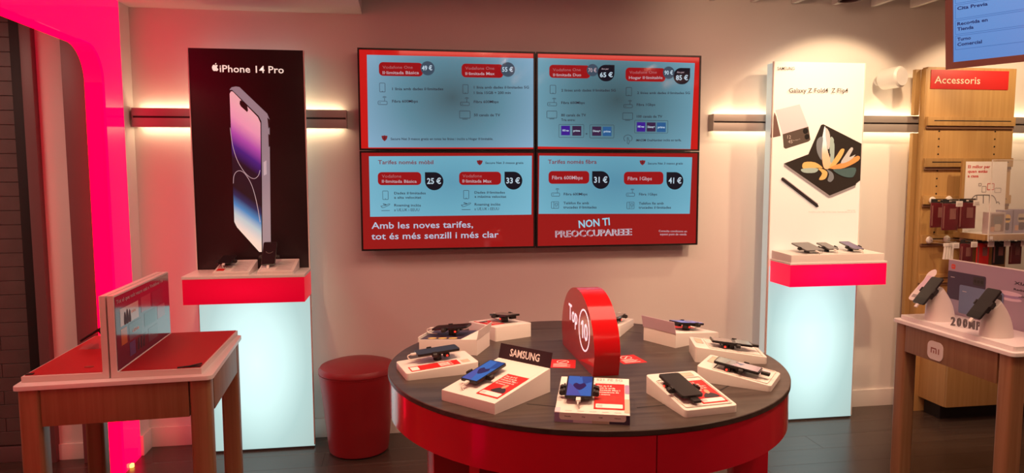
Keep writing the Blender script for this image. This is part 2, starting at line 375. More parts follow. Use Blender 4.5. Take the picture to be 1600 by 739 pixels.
    def wedge(self, w, l, hf, hb, r=0.0, x0=0.0, y0=0.0, bev=0.003):
        """block with plan w x l, front height hf, back height hb, rounded plan corners"""
        pts = rrect(x0, y0, x0 + w, y0 + l, r, 4) if r else [(x0, y0), (x0 + w, y0), (x0 + w, y0 + l), (x0, y0 + l)]
        b = bmesh.new(); n = len(pts)
        lo = [b.verts.new((p[0], p[1], 0)) for p in pts]
        up = [b.verts.new((p[0], p[1], hf + (hb - hf) * (p[1] - y0) / l)) for p in pts]
        b.faces.new(lo[::-1]); b.faces.new(up)
        top_edges = []
        for i in range(n):
            b.faces.new((lo[i], lo[(i + 1) % n], up[(i + 1) % n], up[i]))
        b.edges.ensure_lookup_table()
        if bev:
            s = set(up); es = [e for e in b.edges if e.verts[0] in s and e.verts[1] in s]
            bmesh.ops.bevel(b, geom=es, offset=bev, segments=2, profile=0.6, affect='EDGES')
        return self._add(b)
    def build(self, name, m, parent=None, smooth=True, loc=None, rot=None):
        me = bpy.data.meshes.new(name); self.bm.to_mesh(me); self.bm.free()
        if smooth and len(me.polygons):
            me.polygons.foreach_set('use_smooth', [True] * len(me.polygons)); me.set_sharp_from_angle(angle=R(32))
        me.materials.append(MATS[m] if isinstance(m, str) else m)
        o = bpy.data.objects.new(name, me); COL.objects.link(o)
        if parent: o.parent = parent
        if loc: o.location = loc
        if rot is not None: o.rotation_euler = (0, 0, rot)
        return o
def tag(o, label=None, cat=None, group=None, kind=None):
    if label: o['label'] = label
    if cat: o['category'] = cat
    if group: o['group'] = group
    if kind: o['kind'] = kind
    return o
def thing(name, label, cat, loc=(0, 0, 0), rot=0.0, group=None):
    o = bpy.data.objects.new(name, None); COL.objects.link(o); o.empty_display_size = 0.05
    o.location = loc; o.rotation_euler = (0, 0, rot)
    return tag(o, label, cat, group)
def structure(o, label=None): o['kind'] = 'structure'; return o
XZ = lambda y, ox=0, oz=0: frame((ox, y, oz), (1, 0, 0), (0, 0, 1))      # print frame on a surface that faces -y
# ------------------------------------------------------------------ the room
fl = MB().box(-4.0, -7.0, -0.06, 5.0, 0.3, -0.006).build('floor', 'groove_dark'); structure(fl)
row = 0; yy = 0.0; meshes = {}
for row in range(30):
    y1 = 0.12 - row * 0.19; y0 = y1 - 0.1892
    xo = -4.0 - random.random() * 1.6
    while xo < 5.0:
        a, b_ = max(xo, -4.0), min(xo + 1.9, 5.0)
        if b_ - a > 0.05:
            MB().box(a, y0, -0.006, b_ - 0.0009, y1, 0.0, 0.0005, 1).build('plank', 'floor_wood', fl)
        xo += 1.9
wb = structure(MB().box(-2.36, 0.0, 0.0, 5.0, 0.12, 3.1).build('wall_back', 'wall_paint'))
structure(MB().box(-2.42, -0.14, 0.0, -2.262, 0.0, 3.1).build('wall_corner', 'wall_paint'))
structure(MB().box(5.0, -7.0, 0.0, 5.12, 0.12, 3.1).build('wall_right', 'wall_paint'))
structure(MB().box(-4.0, -7.12, 0.0, 5.0, -7.0, 3.1).build('wall_rear', 'wall_paint'))
structure(MB().box(-4.12, -7.0, 0.0, -4.0, 0.12, 3.1).build('wall_outer', 'wall_paint'))
structure(MB().box(-4.12, -7.12, 3.1, 5.12, 0.12, 3.2).build('ceiling', 'ceiling_paint'))
structure(MB().box(-4.0, -3.2, 2.495, -1.0, 0.0, 3.1).build('ceiling_dropped', 'ceiling_paint'))
# back-wall skirting, with the short return at the left corner
structure(MB().box(-2.262, -0.014, 0.0, 5.0, 0.0, 0.115, 0.003).build('baseboard_back', 'trim_white'))
structure(MB().box(-2.262, -0.14, 0.0, -2.246, -0.014, 0.115, 0.003).build('baseboard_corner', 'trim_white'))
# passage seen through the glowing portal
structure(MB().box(-2.71, -0.12, 0.0, -2.42, 0.0, 3.1).build('wall_passage', 'wall_paint'))
structure(MB().box(-2.69, -0.134, 0.0, -2.53, -0.12, 0.09, 0.003).build('baseboard_passage', 'trim_white'))
wl = structure(MB().box(-4.0, -0.105, 0.0, -2.71, 0.0, 3.1).build('wall_left', 'grout_dark'))
for r_ in range(33):
    z0 = 0.095 + r_ * 0.076
    off = 0.0 if r_ % 2 else 0.16
    for c_ in range(4):
        x1 = -2.80 - off - c_ * 0.32 + 0.16
        x0 = x1 - 0.317
        x1 = min(x1, -2.80)
        if x1 - x0 > 0.02 and x0 > -4.0:
            MB().box(x0, -0.112 - random.random() * 0.002, z0, x1, -0.1045, z0 + 0.0735, 0.0012, 1).build('tile', 'tile_dark', wl)
structure(MB().box(-4.0, -0.122, 0.0, -2.80, -0.105, 0.085, 0.003).build('baseboard_left', 'trim_purple'))
structure(MB().box(-2.80, -0.15, 0.0, -2.745, -0.105, 3.1, 0.004).build('trim_1', 'groove_dark'))
structure(MB().box(-2.745, -0.165, 0.0, -2.69, -0.105, 3.1, 0.004).build('trim_2', 'trim_purple'))
structure(MB().box(-2.535, -0.20, 0.0, -2.42, -0.12, 3.1, 0.004).build('trim_3', 'trim_purple'))

# glowing red portal: rounded frame standing across the passage
po = thing('light_portal', 'glowing magenta red rounded archway frame over the passage at the left', 'archway', (-2.262, -0.142, 0))
PY = lambda x: frame((x, 0, 0), (0, -1, 0), (0, 0, 1))     # print x runs towards the viewer (-y); normal = (-y) x z = -x
hole = [(0.228, 0.0)] + [(0.228 + 0.17 - 0.17 * math.cos(a * PI / 24), 2.21 - 0.17 + 0.17 * math.sin(a * PI / 24)) for a in range(13)] + [(2.3, 2.21), (2.47, 2.04), (2.47, 0.0)]
full = [(0.0, 0.0), (0.0, 2.494), (2.75, 2.494), (2.75, 0.0)] + hole[::-1]
fm = frame((0, 0, 0), (0, -1, 0), (0, 0, 1))
# face plate (towards the shop), then the thicker luminous reveal behind it
MB(fm).poly(full, 0.012, 0.0).build('face_plate', 'portal_face', po)
rv_in = hole
rv = MB(fm)
b = bmesh.new()
A_ = [b.verts.new((p[0], p[1], 0.012)) for p in rv_in]; B_ = [b.verts.new((p[0], p[1], 0.095)) for p in rv_in]
for i in range(len(A_) - 1): b.faces.new((A_[i], A_[i + 1], B_[i + 1], B_[i]))
bmesh.ops.solidify(b, geom=b.faces[:], thickness=0.012)
bmesh.ops.recalc_face_normals(b, faces=b.faces[:])
rv._add(b); rv.build('luminous_reveal', 'portal_reveal', po)
MB(frame((0.004, -0.155, 0.006), (0, -1, 0), (1, 0, 0))).cyl(0.014, -0.004, 0.012, 16).build('floor_light', 'spark', po)

# ceiling: hanging slats along the shop, recessed lights
for i in range(17):
    x = -0.80 + i * 0.275
    t = MB().box(x - 0.016, -4.6, 2.64, x + 0.016, -0.01, 2.74, 0.003).build('ceiling_slat', 'ceiling_paint')
    tag(t, ('pale ceiling slat running from the back wall towards the viewer, above the video wall', 'pale ceiling slat running from the back wall towards the viewer, above the white phone poster and gondola')[x > 1.05], 'slat', 'slats hung under the ceiling on the left half' if x <= 1.05 else 'slats hung under the ceiling on the right half')
    for y in (-0.6, -3.9):
        MB().cyl(0.006, 2.73, 3.1, 8, Matrix.Translation((x, y, 0))).build('hanger_rod', 'metal_grey', t)
def downlight(loc, label, rim='white_gloss', r=0.075, square=False):
    t = thing('ceiling_spotlight', label, 'lamp', loc)
    k = MB()
    if square: k.ring([(-.09, -.09), (.09, -.09), (.09, .09), (-.09, .09)], [(-.07, -.07), (.07, -.07), (.07, .07), (-.07, .07)], 0.012, -0.006)
    else: k.lathe([(r, 0.03), (r + 0.018, 0.0), (r + 0.018, -0.008), (r, -0.008), (r - 0.006, 0.03)], 32)
    k.build('rim', rim, t)
    MB().lathe([(0, 0.03), (r - 0.006, 0.02), (r - 0.004, 0.10), (0, 0.12)], 32).build('housing', 'trim_purple', t)
    return t
for (x, y), lb in (((-0.79, -2.1), 'round recessed ceiling lamp mirrored in the upper left screen, left of two'), ((-0.07, -2.2), 'round recessed ceiling lamp mirrored in the upper left screen, right of two')):
    t = downlight((x, y, 2.66), lb)
    MB().cyl(0.072, -0.004, 0.004, 32).build('lens', 'lamp_disc', t)
    MB().cyl(0.02, 0.11, 0.44, 12).build('stem', 'trim_white', t)
t = thing('ceiling_spotlight', 'dark round spotlight in a white square frame between ceiling slats over the white poster', 'lamp', (1.87, -0.29, 2.63))
MB().ring([(-.10, -.09), (.10, -.09), (.10, .09), (-.10, .09)], [(-.075, -.07), (.075, -.07), (.075, .07), (-.075, .07)], 0.01, 0.0).build('square_frame', 'white_gloss', t)
MB().lathe([(0.0, 0.03), (0.05, 0.03), (0.055, -0.03), (0.065, -0.03), (0.065, 0.10), (0.0, 0.10)], 28).build('lamp_head', 'trim_purple', t)
MB().cyl(0.012, 0.10, 0.47, 12).build('stem', 'trim_white', t)

# ------------------------------------------------------------------ wall rails with light strips
def rail(x0, x1, label):
    t = thing('wall_rail', label, 'rail', ((x0 + x1) / 2, 0, 1.838))
    a, b = x0 - (x0 + x1) / 2, x1 - (x0 + x1) / 2
    MB().box(a, -0.075, 0.060, b, -0.045, 0.104, 0.003).build('upper_profile', 'rail_grey', t)
    MB().box(a, -0.075, 0.0, b, -0.045, 0.050, 0.003).build('lower_profile', 'rail_grey', t)
    MB().box(a, -0.062, 0.048, b, -0.048, 0.062).build('slot', 'rail_dark', t)
    MB().box(a + 0.01, -0.045, 0.010, b - 0.01, -0.0, 0.094).build('mounting_bar', 'rail_dark', t)
    for s in ((a - 0.004, a), (b, b + 0.004)): MB().box(s[0], -0.076, 0.0, s[1], -0.0, 0.104).build('end_cap', 'rail_grey', t)
    MB().box(a + 0.02, -0.040, 0.094, b - 0.02, -0.022, 0.100).build('upper_light_strip', 'led_strip', t)
    MB().box(a + 0.02, -0.040, 0.004, b - 0.02, -0.022, 0.010).build('lower_light_strip', 'led_strip', t)
rail(-2.242, -1.10, 'grey slotted wall rail with light strips behind the black phone poster')
rail(1.130, 4.2, 'long grey slotted wall rail with light strips behind white poster and wooden gondola')

# ------------------------------------------------------------------ video wall
def prints(spec, ox, oz, y, parent, styles, panel=None, eps=0.0006):
    """flat print: every entry gives its own place on the surface (metres on the wall)"""
    XF = XZ(y, -ox, -oz)
    for it in spec:
        k = it[0]
        if k == 'q':
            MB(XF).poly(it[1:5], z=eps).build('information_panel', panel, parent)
        elif k == 'pill':
            x0, z0, x1, z1 = it[1:5]; h = z1 - z0
            MB(XF).poly(rrect(x0, z0, x1, z1, h * 0.3, 5), z=eps * 2).build('plan_tag', styles['pill'], parent)
        elif k == 'drop':
            x0, z0, x1, z1 = it[1:5]; r = min(x1 - x0, z1 - z0) / 2
            cs = (1, 1, 0, 1) if it[5] == 'right' else (1, 1, 1, 0)
            MB(XF).poly(rrect(x0, z0, x1, z1, r * 0.999, 8, cs), z=eps * 3).build('price_tag', styles['black'], parent)
        elif k == 'c':
            r = it[3]
            MB(XF).poly([(it[1] + r * math.cos(a * PI / 14), it[2] + r * math.sin(a * PI / 14)) for a in range(28)], z=eps * 3).build('price_tag', styles['grey'], parent)
        elif k == 'box':
            MB(XF).poly([(it[1], it[2]), (it[3], it[2]), (it[3], it[4]), (it[1], it[4])], z=eps * 3).build('channel_tile', styles[it[5]], parent)
        elif k == 't':
            _, s, x0, z0, x1, z1, cap, st = it
            bold = 0.0 if st in ('thin', 'inkthin') else 0.012
            if st == 'big': bold = 0.010
            if st in ('white', 'sky'): bold = 0.022
            col = {'thin': 'thin', 'inkthin': 'ink', 'outline': 'white', 'big': 'big', 'sky': 'sky', 'red': 'inkred'}.get(st, st)
            MB(XF).text(s, x0, z0, cap * (1.0 if st != 'ink' else 0.92), math.hypot(x1 - x0, z1 - z0), math.atan2(z1 - z0, x1 - x0), bold, 0.006 if st == 'outline' else 0.0, eps * 5).build('lettering', styles[col], parent)
        else:
            x0, z0, x1, z1 = it[1:5]; w = x1 - x0; h = z1 - z0; lw = 0.0022; m = MB(XF); Z = eps * 4
            P = lambda u, v: (x0 + u * w, z0 + v * h)
            if k == 'phone':
                m.outline(rrect(x0, z0, x1, z1, w * 0.12, 3), lw, Z); m.ribbon([P(.4, .08), P(.6, .08)], lw, Z)
            elif k == 'tv':
                m.outline(rrect(x0, z0 + h * .14, x1, z1, w * 0.06, 3), lw, Z); m.ribbon([P(.25, .02), P(.75, .02)], lw * 1.3, Z)
            elif k == 'frame':
                m.outline(rrect(x0, z0, x1, z1, h * 0.06, 3), lw * 0.8, Z)
            elif k == 'router':
                m.outline(rrect(x0, z0, x1, z0 + h * .42, h * 0.1, 3), lw, Z); m.ribbon([P(.72, .42), P(.72, .8)], lw, Z)
                for r in (.14, .26): m.ribbon([P(.72 + r * math.cos(a) , .74 + r * math.sin(a)) for a in [PI * (.2 + .6 * i / 6) for i in range(7)]], lw, Z)
                m.ribbon([P(.12, .2), P(.3, .2)], lw, Z)
            elif k == 'deskphone':
                m.outline(rrect(x0, z0, x1, z1, w * 0.06, 3), lw, Z); m.ribbon([P(.32, 0), P(.32, 1)], lw, Z); m.outline([P(.5, .45), P(.85, .45), P(.85, .75), P(.5, .75)], lw, Z); m.ribbon([P(.5, .25), P(.8, .25)], lw, Z)
            elif k == 'plane':
                m.outline([P(0, .72), P(.14, .68), P(.3, .78), P(.55, .82), P(.88, 1.0), P(1.0, .96), P(.9, .82), P(.35, .5), P(.14, .45)], lw, Z); m.outline([P(.4, .86), P(.25, 1.02), P(.36, 1.04), P(.6, .88)], lw, Z); m.ribbon([P(.05, .05), P(.95, .05)], lw * 1.2, Z)
            elif k == 'tap':
                m.ribbon([P(.5 + .5 * math.cos(a), .62 + .38 * math.sin(a)) for a in [-0.9 + i * (PI + 1.8) / 18 for i in range(19)]], lw, Z)
                m.outline([P(.42, .1), P(.42, .7), P(.56, .7), P(.56, .45), P(.7, .4), P(.6, .0)], lw, Z)
            elif k == 'shield':
                MB(XF).poly([P(.5, 0), P(.85, .3), P(.98, .65), P(1, .92), P(.7, .92), P(.5, 1), P(.3, .92), P(0, .92), P(.02, .65), P(.15, .3)], z=Z).build('shield_emblem', styles['inkred'], parent)
                MB(XF).text('?', x0 + w * .38, z0 + h * .3, h * .42, w * .24, 0, 0.02, 0, Z * 1.3).build('shield_mark', styles['ink'], parent)
            if k != 'shield': m.build('icon', styles['ink'], parent)
ST = {k: 'scr_' + k for k in ('pill', 'black', 'grey', 'violet', 'plum', 'blue', 'thin', 'pale', 'white', 'ink', 'big', 'sky', 'inkred')}
def video_screen(cx, cz, spec, red, panel, label):
    t = thing('video_screen', label, 'screen', (cx, -0.1, cz), group='four screens of the video wall')
    w, h = 1.022 / 2, 0.576 / 2
    MB().box(-w + .004, 0.004, -h + .004, w - .004, 0.06, h - .004, 0.004).build('casing', 'black_plastic', t)
    MB().box(-0.2, 0.06, -0.15, 0.2, 0.1, 0.15).build('wall_mount', 'rail_dark', t)
    MB(XZ(0.004)).ring([(-w, -h), (w, -h), (w, h), (-w, h)], [(-w + .010, -h + .010), (w - .010, -h + .010), (w - .010, h - .010), (-w + .010, h - .010)], 0.012).build('bezel', 'black_plastic', t)
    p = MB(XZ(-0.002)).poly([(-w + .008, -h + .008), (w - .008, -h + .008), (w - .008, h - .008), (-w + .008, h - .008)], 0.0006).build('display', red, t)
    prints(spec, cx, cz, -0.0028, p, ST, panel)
# ---- print layouts, metres on the wall: (kind, text, x, z, x end, z end, cap height, style)
UL = [
('q',(-0.973,2.25),(-0.005,2.251),(-0.011,1.731),(-0.975,1.728),'panel'),
('pill',-0.907,2.134,-0.659,2.211,'pill'),
('t','Vodafone One',-0.886,2.174,-0.716,2.177,0.017,'thin'),
('t','Il·limitada Bàsica',-0.886,2.143,-0.681,2.147,0.018,'pale'),
('c',-0.631,2.181,0.04,'grey'),
('t','49 €',-0.664,2.169,-0.605,2.171,0.027,'white'),
('phone',-0.905,2.043,-0.874,2.093,'ink'),
('t','1 línia amb dades il·limitades',-0.834,2.054,-0.543,2.058,0.017,'ink'),
('router',-0.915,1.972,-0.864,2.018,'ink'),
('t','Fibra 600Mbps',-0.836,1.984,-0.69,1.986,0.017,'ink'),
('shield',-0.899,1.764,-0.866,1.798,'ink'),
('t','Secure Net 3 mesos gratis en totes les línies i inclòs a Hogar Il·limitable.',-0.848,1.771,-0.254,1.774,0.015,'ink'),
('pill',-0.436,2.134,-0.192,2.212,'pill'),
('t','Vodafone One',-0.414,2.177,-0.245,2.18,0.018,'thin'),
('t','Il·limitada Max',-0.414,2.147,-0.243,2.15,0.017,'pale'),
('c',-0.165,2.183,0.042,'grey'),
('t','55 €',-0.199,2.17,-0.135,2.171,0.027,'white'),
('phone',-0.43,2.041,-0.399,2.092,'ink'),
('t','1 línia amb dades il·limitades 5G',-0.365,2.07,-0.04,2.075,0.017,'ink'),
('t','1 línia 15GB + 200 min',-0.365,2.039,-0.149,2.042,0.017,'ink'),
('router',-0.444,1.972,-0.393,2.018,'ink'),
('t','Fibra 600Mbps',-0.366,1.987,-0.221,1.989,0.017,'ink'),
('tv',-0.45,1.893,-0.388,1.941,'ink'),
('t','50 canals de TV',-0.366,1.911,-0.212,1.912,0.017,'ink'),
]
UR = [
('q',(0.014,2.255),(0.986,2.244),(0.969,1.724),(0.012,1.737),'panel'),
('pill',0.082,2.14,0.331,2.216,'pill'),
('t','Vodafone One',0.104,2.178,0.272,2.182,0.018,'thin'),
('t','Il·limitada Duo',0.105,2.149,0.275,2.152,0.017,'pale'),
('c',0.345,2.189,0.036,'grey'),
('t','70 €',0.318,2.177,0.369,2.178,0.024,'pale'),
('drop',0.376,2.125,0.48,2.222,'right'),
('t','Ara per',0.399,2.193,0.444,2.194,0.01,'pale'),
('t','65 €',0.39,2.149,0.469,2.151,0.028,'white'),
('phone',0.087,2.048,0.121,2.097,'ink'),
('t','2 línies amb dades il·limitades 5G',0.155,2.061,0.489,2.066,0.016,'ink'),
('router',0.072,1.977,0.127,2.022,'ink'),
('t','Fibra 600Mbps',0.155,1.988,0.298,1.99,0.017,'ink'),
('tv',0.068,1.899,0.128,1.946,'ink'),
('t','80 canals de TV',0.155,1.915,0.306,1.917,0.017,'ink'),
('t','Tria entre:',0.155,1.888,0.24,1.888,0.016,'ink'),
('frame',0.141,1.791,0.293,1.868,'ink'),
('box',0.155,1.804,0.209,1.86,'violet'),
('t','HBO max',0.162,1.827,0.202,1.827,0.012,'white'),
('box',0.223,1.802,0.278,1.859,'plum'),
('t','prime',0.229,1.826,0.27,1.826,0.012,'white'),
('t','+',0.302,1.807,0.318,1.807,0.014,'ink'),
('frame',0.331,1.789,0.48,1.867,'ink'),
('box',0.345,1.802,0.401,1.857,'plum'),
('t','Disney+',0.35,1.825,0.396,1.825,0.012,'white'),
('box',0.411,1.801,0.465,1.856,'blue'),
('t','prime',0.417,1.823,0.459,1.823,0.012,'white'),
('pill',0.549,2.128,0.8,2.209,'pill'),
('t','Vodafone One',0.573,2.172,0.744,2.176,0.018,'thin'),
('t','Hogar Il·limitable',0.57,2.141,0.781,2.145,0.017,'pale'),
('c',0.82,2.183,0.037,'grey'),
('t','90 €',0.793,2.171,0.846,2.172,0.025,'white'),
('drop',0.85,2.115,0.956,2.213,'right'),
('t','Ara per',0.872,2.182,0.919,2.183,0.011,'pale'),
('t','85 €',0.866,2.14,0.943,2.141,0.03,'white'),
('phone',0.553,2.042,0.588,2.091,'ink'),
('t','2 línies amb dades il·limitades 5G',0.623,2.053,0.957,2.057,0.016,'ink'),
('router',0.54,1.971,0.594,2.015,'ink'),
('t','Fibra 1Gbps',0.621,1.982,0.737,1.984,0.017,'ink'),
('tv',0.534,1.894,0.596,1.94,'ink'),
('t','100 canals de TV',0.622,1.912,0.783,1.913,0.017,'ink'),
('frame',0.61,1.82,0.82,1.896,'ink'),
('box',0.623,1.828,0.677,1.885,'violet'),
('t','HBO max',0.629,1.853,0.67,1.853,0.012,'white'),
('box',0.686,1.829,0.742,1.884,'plum'),
('t','Disney+',0.691,1.851,0.737,1.852,0.013,'white'),
('box',0.75,1.827,0.807,1.884,'blue'),
('t','prime',0.756,1.85,0.801,1.85,0.013,'white'),
('tap',0.542,1.753,0.595,1.808,'ink'),
('t','iMASSM OneNumber inclòs en tarifa.',0.619,1.77,0.908,1.772,0.015,'ink'),
]
LL = [
('q',(-0.973,1.678),(-0.022,1.682),(-0.025,1.332),(-0.973,1.33),'panel'),
('t','Tarifes només mòbil',-0.922,1.633,-0.605,1.633,0.024,'red'),
('shield',-0.351,1.626,-0.317,1.657,'ink'),
('t','Secure Net 3 mesos gratis',-0.301,1.634,-0.074,1.634,0.015,'ink'),
('pill',-0.925,1.512,-0.677,1.587,'pill'),
('t','Vodafone',-0.902,1.555,-0.791,1.555,0.019,'thin'),
('t','Il·limitada Bàsica',-0.902,1.526,-0.703,1.525,0.018,'pale'),
('drop',-0.655,1.481,-0.548,1.586,'left'),
('t','25 €',-0.643,1.519,-0.562,1.519,0.034,'white'),
('pill',-0.456,1.511,-0.208,1.588,'pill'),
('t','Vodafone',-0.436,1.555,-0.322,1.555,0.019,'thin'),
('t','Il·limitada Max',-0.437,1.525,-0.264,1.524,0.019,'pale'),
('drop',-0.187,1.482,-0.08,1.588,'left'),
('t','33 €',-0.177,1.52,-0.095,1.519,0.034,'white'),
('phone',-0.899,1.429,-0.868,1.479,'ink'),
('t','Dades il·limitades',-0.833,1.459,-0.652,1.458,0.016,'ink'),
('t','a alta velocitat',-0.834,1.434,-0.678,1.433,0.016,'ink'),
('plane',-0.911,1.363,-0.858,1.404,'ink'),
('t','Roaming inclòs',-0.834,1.389,-0.681,1.387,0.016,'ink'),
('t','a UE,UK i EEUU',-0.835,1.361,-0.69,1.36,0.017,'inkthin'),
('phone',-0.431,1.43,-0.4,1.479,'ink'),
('t','Dades il·limitades',-0.366,1.46,-0.185,1.459,0.016,'ink'),
('t','a màxima velocitat',-0.366,1.436,-0.177,1.434,0.016,'ink'),
('plane',-0.445,1.364,-0.388,1.406,'ink'),
('t','Roaming inclòs',-0.366,1.389,-0.213,1.388,0.017,'ink'),
('t','a UE,UK i EEUU',-0.367,1.362,-0.222,1.361,0.017,'inkthin'),
('t','Amb les noves tarifes,',-0.966,1.261,-0.376,1.26,0.039,'big'),
('t','tot és més senzill i més clar',-0.968,1.198,-0.224,1.198,0.039,'big'),
]
LR = [
('q',(0.023,1.683),(0.981,1.674),(0.972,1.326),(0.019,1.336),'panel'),
('t','Tarifes només fibra',0.075,1.635,0.374,1.635,0.025,'red'),
('shield',0.644,1.625,0.68,1.657,'ink'),
('t','Secure Net 3 mesos gratis',0.696,1.63,0.92,1.63,0.015,'ink'),
('pill',0.079,1.515,0.329,1.591,'pill'),
('t','Fibra 600Mbps',0.1,1.542,0.288,1.541,0.022,'pale'),
('drop',0.347,1.483,0.456,1.59,'left'),
('t','31 €',0.359,1.521,0.442,1.521,0.036,'white'),
('pill',0.546,1.508,0.797,1.586,'pill'),
('t','Fibra 1Gbps',0.57,1.535,0.723,1.534,0.022,'pale'),
('drop',0.817,1.476,0.926,1.583,'left'),
('t','41 €',0.83,1.515,0.913,1.514,0.036,'white'),
('router',0.097,1.441,0.147,1.487,'ink'),
('t','Fibra 600Mbps',0.172,1.446,0.318,1.445,0.017,'ink'),
('deskphone',0.097,1.368,0.141,1.408,'ink'),
('t','Telèfon fix amb',0.17,1.392,0.328,1.391,0.017,'ink'),
('t','trucades il·limitades',0.17,1.367,0.376,1.365,0.017,'ink'),
('router',0.563,1.437,0.615,1.482,'ink'),
('t','Fibra 1Gbps',0.643,1.442,0.758,1.441,0.017,'ink'),
('deskphone',0.567,1.361,0.613,1.401,'ink'),
('t','Telèfon fix amb',0.642,1.386,0.801,1.385,0.017,'ink'),
('t','trucades il·limitades',0.642,1.361,0.849,1.359,0.017,'ink'),
('t','NON TI',0.267,1.248,0.461,1.264,0.046,'sky'),
('t','PREOCCUPAREEE',0.122,1.193,0.599,1.2,0.041,'outline'),
('t','Consulta condicions en',0.772,1.216,0.955,1.211,0.013,'pale'),
('t','aquest punt de venda',0.781,1.196,0.953,1.192,0.014,'pale'),
]
IP_TXT = [
('t','iPhone 14 Pro',-1.754,2.13,-1.419,2.129,0.039,'white'),
]
IP_LOGO = [
('box',-1.795,2.134,-1.758,2.178,'white'),
]
IP = [
('p',[(-1.706,2.038),(-1.696,2.049),(-1.674,2.054),(-1.655,2.051),(-1.514,1.909),(-1.503,1.879),(-1.519,1.14),(-1.546,1.123),(-1.563,1.123),(-1.571,1.134)],'steel'),
('p',[(-1.514,1.888),(-1.501,1.875),(-1.501,1.839),(-1.51,1.826)],'dark'),
('p',[(-1.512,1.799),(-1.501,1.79),(-1.503,1.733),(-1.512,1.726)],'dark'),
('p',[(-1.711,2.019),(-1.704,2.034),(-1.694,2.035),(-1.559,1.895),(-1.546,1.865),(-1.564,1.127),(-1.584,1.13),(-1.698,1.274),(-1.713,1.306)],'black'),
('p',[(-1.707,2.014),(-1.7,2.027),(-1.691,2.027),(-1.564,1.89),(-1.551,1.858),(-1.568,1.145),(-1.581,1.145),(-1.695,1.285),(-1.708,1.315)],'wall'),
('p',[(-1.655,1.976),(-1.648,1.98),(-1.618,1.95),(-1.614,1.926),(-1.619,1.916),(-1.651,1.947),(-1.657,1.96)],'dark'),
('l',[(-1.711,1.831),(-1.702,1.739),(-1.682,1.659),(-1.652,1.6),(-1.621,1.564),(-1.594,1.553),(-1.572,1.569),(-1.562,1.599)],'line'),
('l',[(-1.705,1.527),(-1.701,1.566),(-1.687,1.59),(-1.665,1.596),(-1.64,1.577),(-1.612,1.526),(-1.593,1.459),(-1.579,1.378),(-1.571,1.311)],'line'),
('p',[(-1.542,1.643),(-1.526,1.653),(-1.527,1.577),(-1.543,1.569)],'steel2'),
]
SP = [
('p',[(1.466,1.957),(1.625,1.995),(1.687,1.86),(1.519,1.812)],'lilac'),
('p',[(1.519,1.812),(1.687,1.86),(1.704,1.779),(1.69,1.768),(1.542,1.724),(1.529,1.731)],'cover'),
('p',[(1.46,1.946),(1.473,1.92),(1.506,1.802),(1.441,1.789),(1.438,1.802)],'coverside'),
('c',1.669,1.833,0.016,'lens'),
('c',1.68,1.798,0.015,'lens'),
('t','12',1.55,1.786,1.574,1.786,0.021,'pale'),
('t','45',1.556,1.758,1.585,1.758,0.021,'pale'),
('t','Mon,August 10',1.587,1.771,1.636,1.781,0.006,'pale'),
('p',[(1.77,1.87),(1.785,1.875),(2.048,1.757),(2.05,1.529),(2.022,1.509),(1.693,1.693)],'foldscreen'),
('p',[(1.532,1.634),(1.698,1.693),(2.022,1.509),(2.019,1.495),(1.845,1.433)],'foldscreen2'),
('p',[(1.532,1.634),(1.845,1.435),(2.017,1.5),(2.018,1.485),(1.861,1.425),(1.838,1.421),(1.532,1.617)],'steel'),
('p',[(1.792,1.626),(1.781,1.693),(1.779,1.77),(1.791,1.851),(1.799,1.856),(1.809,1.789),(1.823,1.703),(1.852,1.636),(1.831,1.602),(1.806,1.602)],'petalA'),
('p',[(1.75,1.703),(1.743,1.76),(1.757,1.791),(1.785,1.794),(1.781,1.722),(1.782,1.655)],'petalB'),
('p',[(1.839,1.645),(1.843,1.722),(1.858,1.763),(1.865,1.732),(1.862,1.645)],'petalC'),
('p',[(1.852,1.641),(1.882,1.684),(1.91,1.723),(1.933,1.718),(1.909,1.665),(1.864,1.612),(1.833,1.605)],'petalD'),
('p',[(1.843,1.612),(1.926,1.641),(2.025,1.682),(2.032,1.653),(1.938,1.607),(1.864,1.599)],'petalE'),
('p',[(1.91,1.636),(1.945,1.694),(1.975,1.732),(1.991,1.723),(1.967,1.674),(2.009,1.689),(1.968,1.65)],'petalF'),
('p',[(1.79,1.607),(1.737,1.641),(1.664,1.641),(1.655,1.607),(1.697,1.602),(1.749,1.607)],'petalD'),
('p',[(1.645,1.598),(1.696,1.607),(1.759,1.602),(1.739,1.578),(1.666,1.578)],'petalC'),
('p',[(1.759,1.602),(1.791,1.599),(1.823,1.578),(1.809,1.539),(1.767,1.535),(1.787,1.573)],'petalD'),
('p',[(1.817,1.597),(1.855,1.578),(1.867,1.544),(1.847,1.52),(1.825,1.53),(1.834,1.568)],'petalB'),
('p',[(1.859,1.597),(1.928,1.602),(2.012,1.607),(1.999,1.553),(1.951,1.549),(1.897,1.568)],'petalG'),
('p',[(1.797,1.847),(1.823,1.828),(1.835,1.761),(1.819,1.722)],'petalH'),
('p',[(1.833,1.794),(1.857,1.78),(1.849,1.722),(1.833,1.694)],'petalC'),
('p',[(1.514,1.542),(1.524,1.55),(1.762,1.385),(1.772,1.367),(1.756,1.363),(1.518,1.531)],'penbody'),
('p',[(1.524,1.55),(1.535,1.548),(1.768,1.385),(1.763,1.383)],'penlight'),
('t','Imatges simulades',1.965,1.341,2.021,1.34,0.006,'small'),
('t','Samsung Electronics Iberia. Imatges amb finalitat il·lustrativa. Consulta disponibilitat de model i color.',1.704,1.333,2.025,1.329,0.006,'small'),
]
SP2 = [
('t','SAMSUNG',1.467,2.197,1.579,2.199,0.019,'brand'),
('t','Galaxy Z Fold4',1.547,2.063,1.805,2.067,0.028,'title'),
('t','|',1.815,2.067,1.82,2.067,0.028,'small'),
('t','Z Flip4',1.828,2.067,1.938,2.069,0.028,'title'),
]
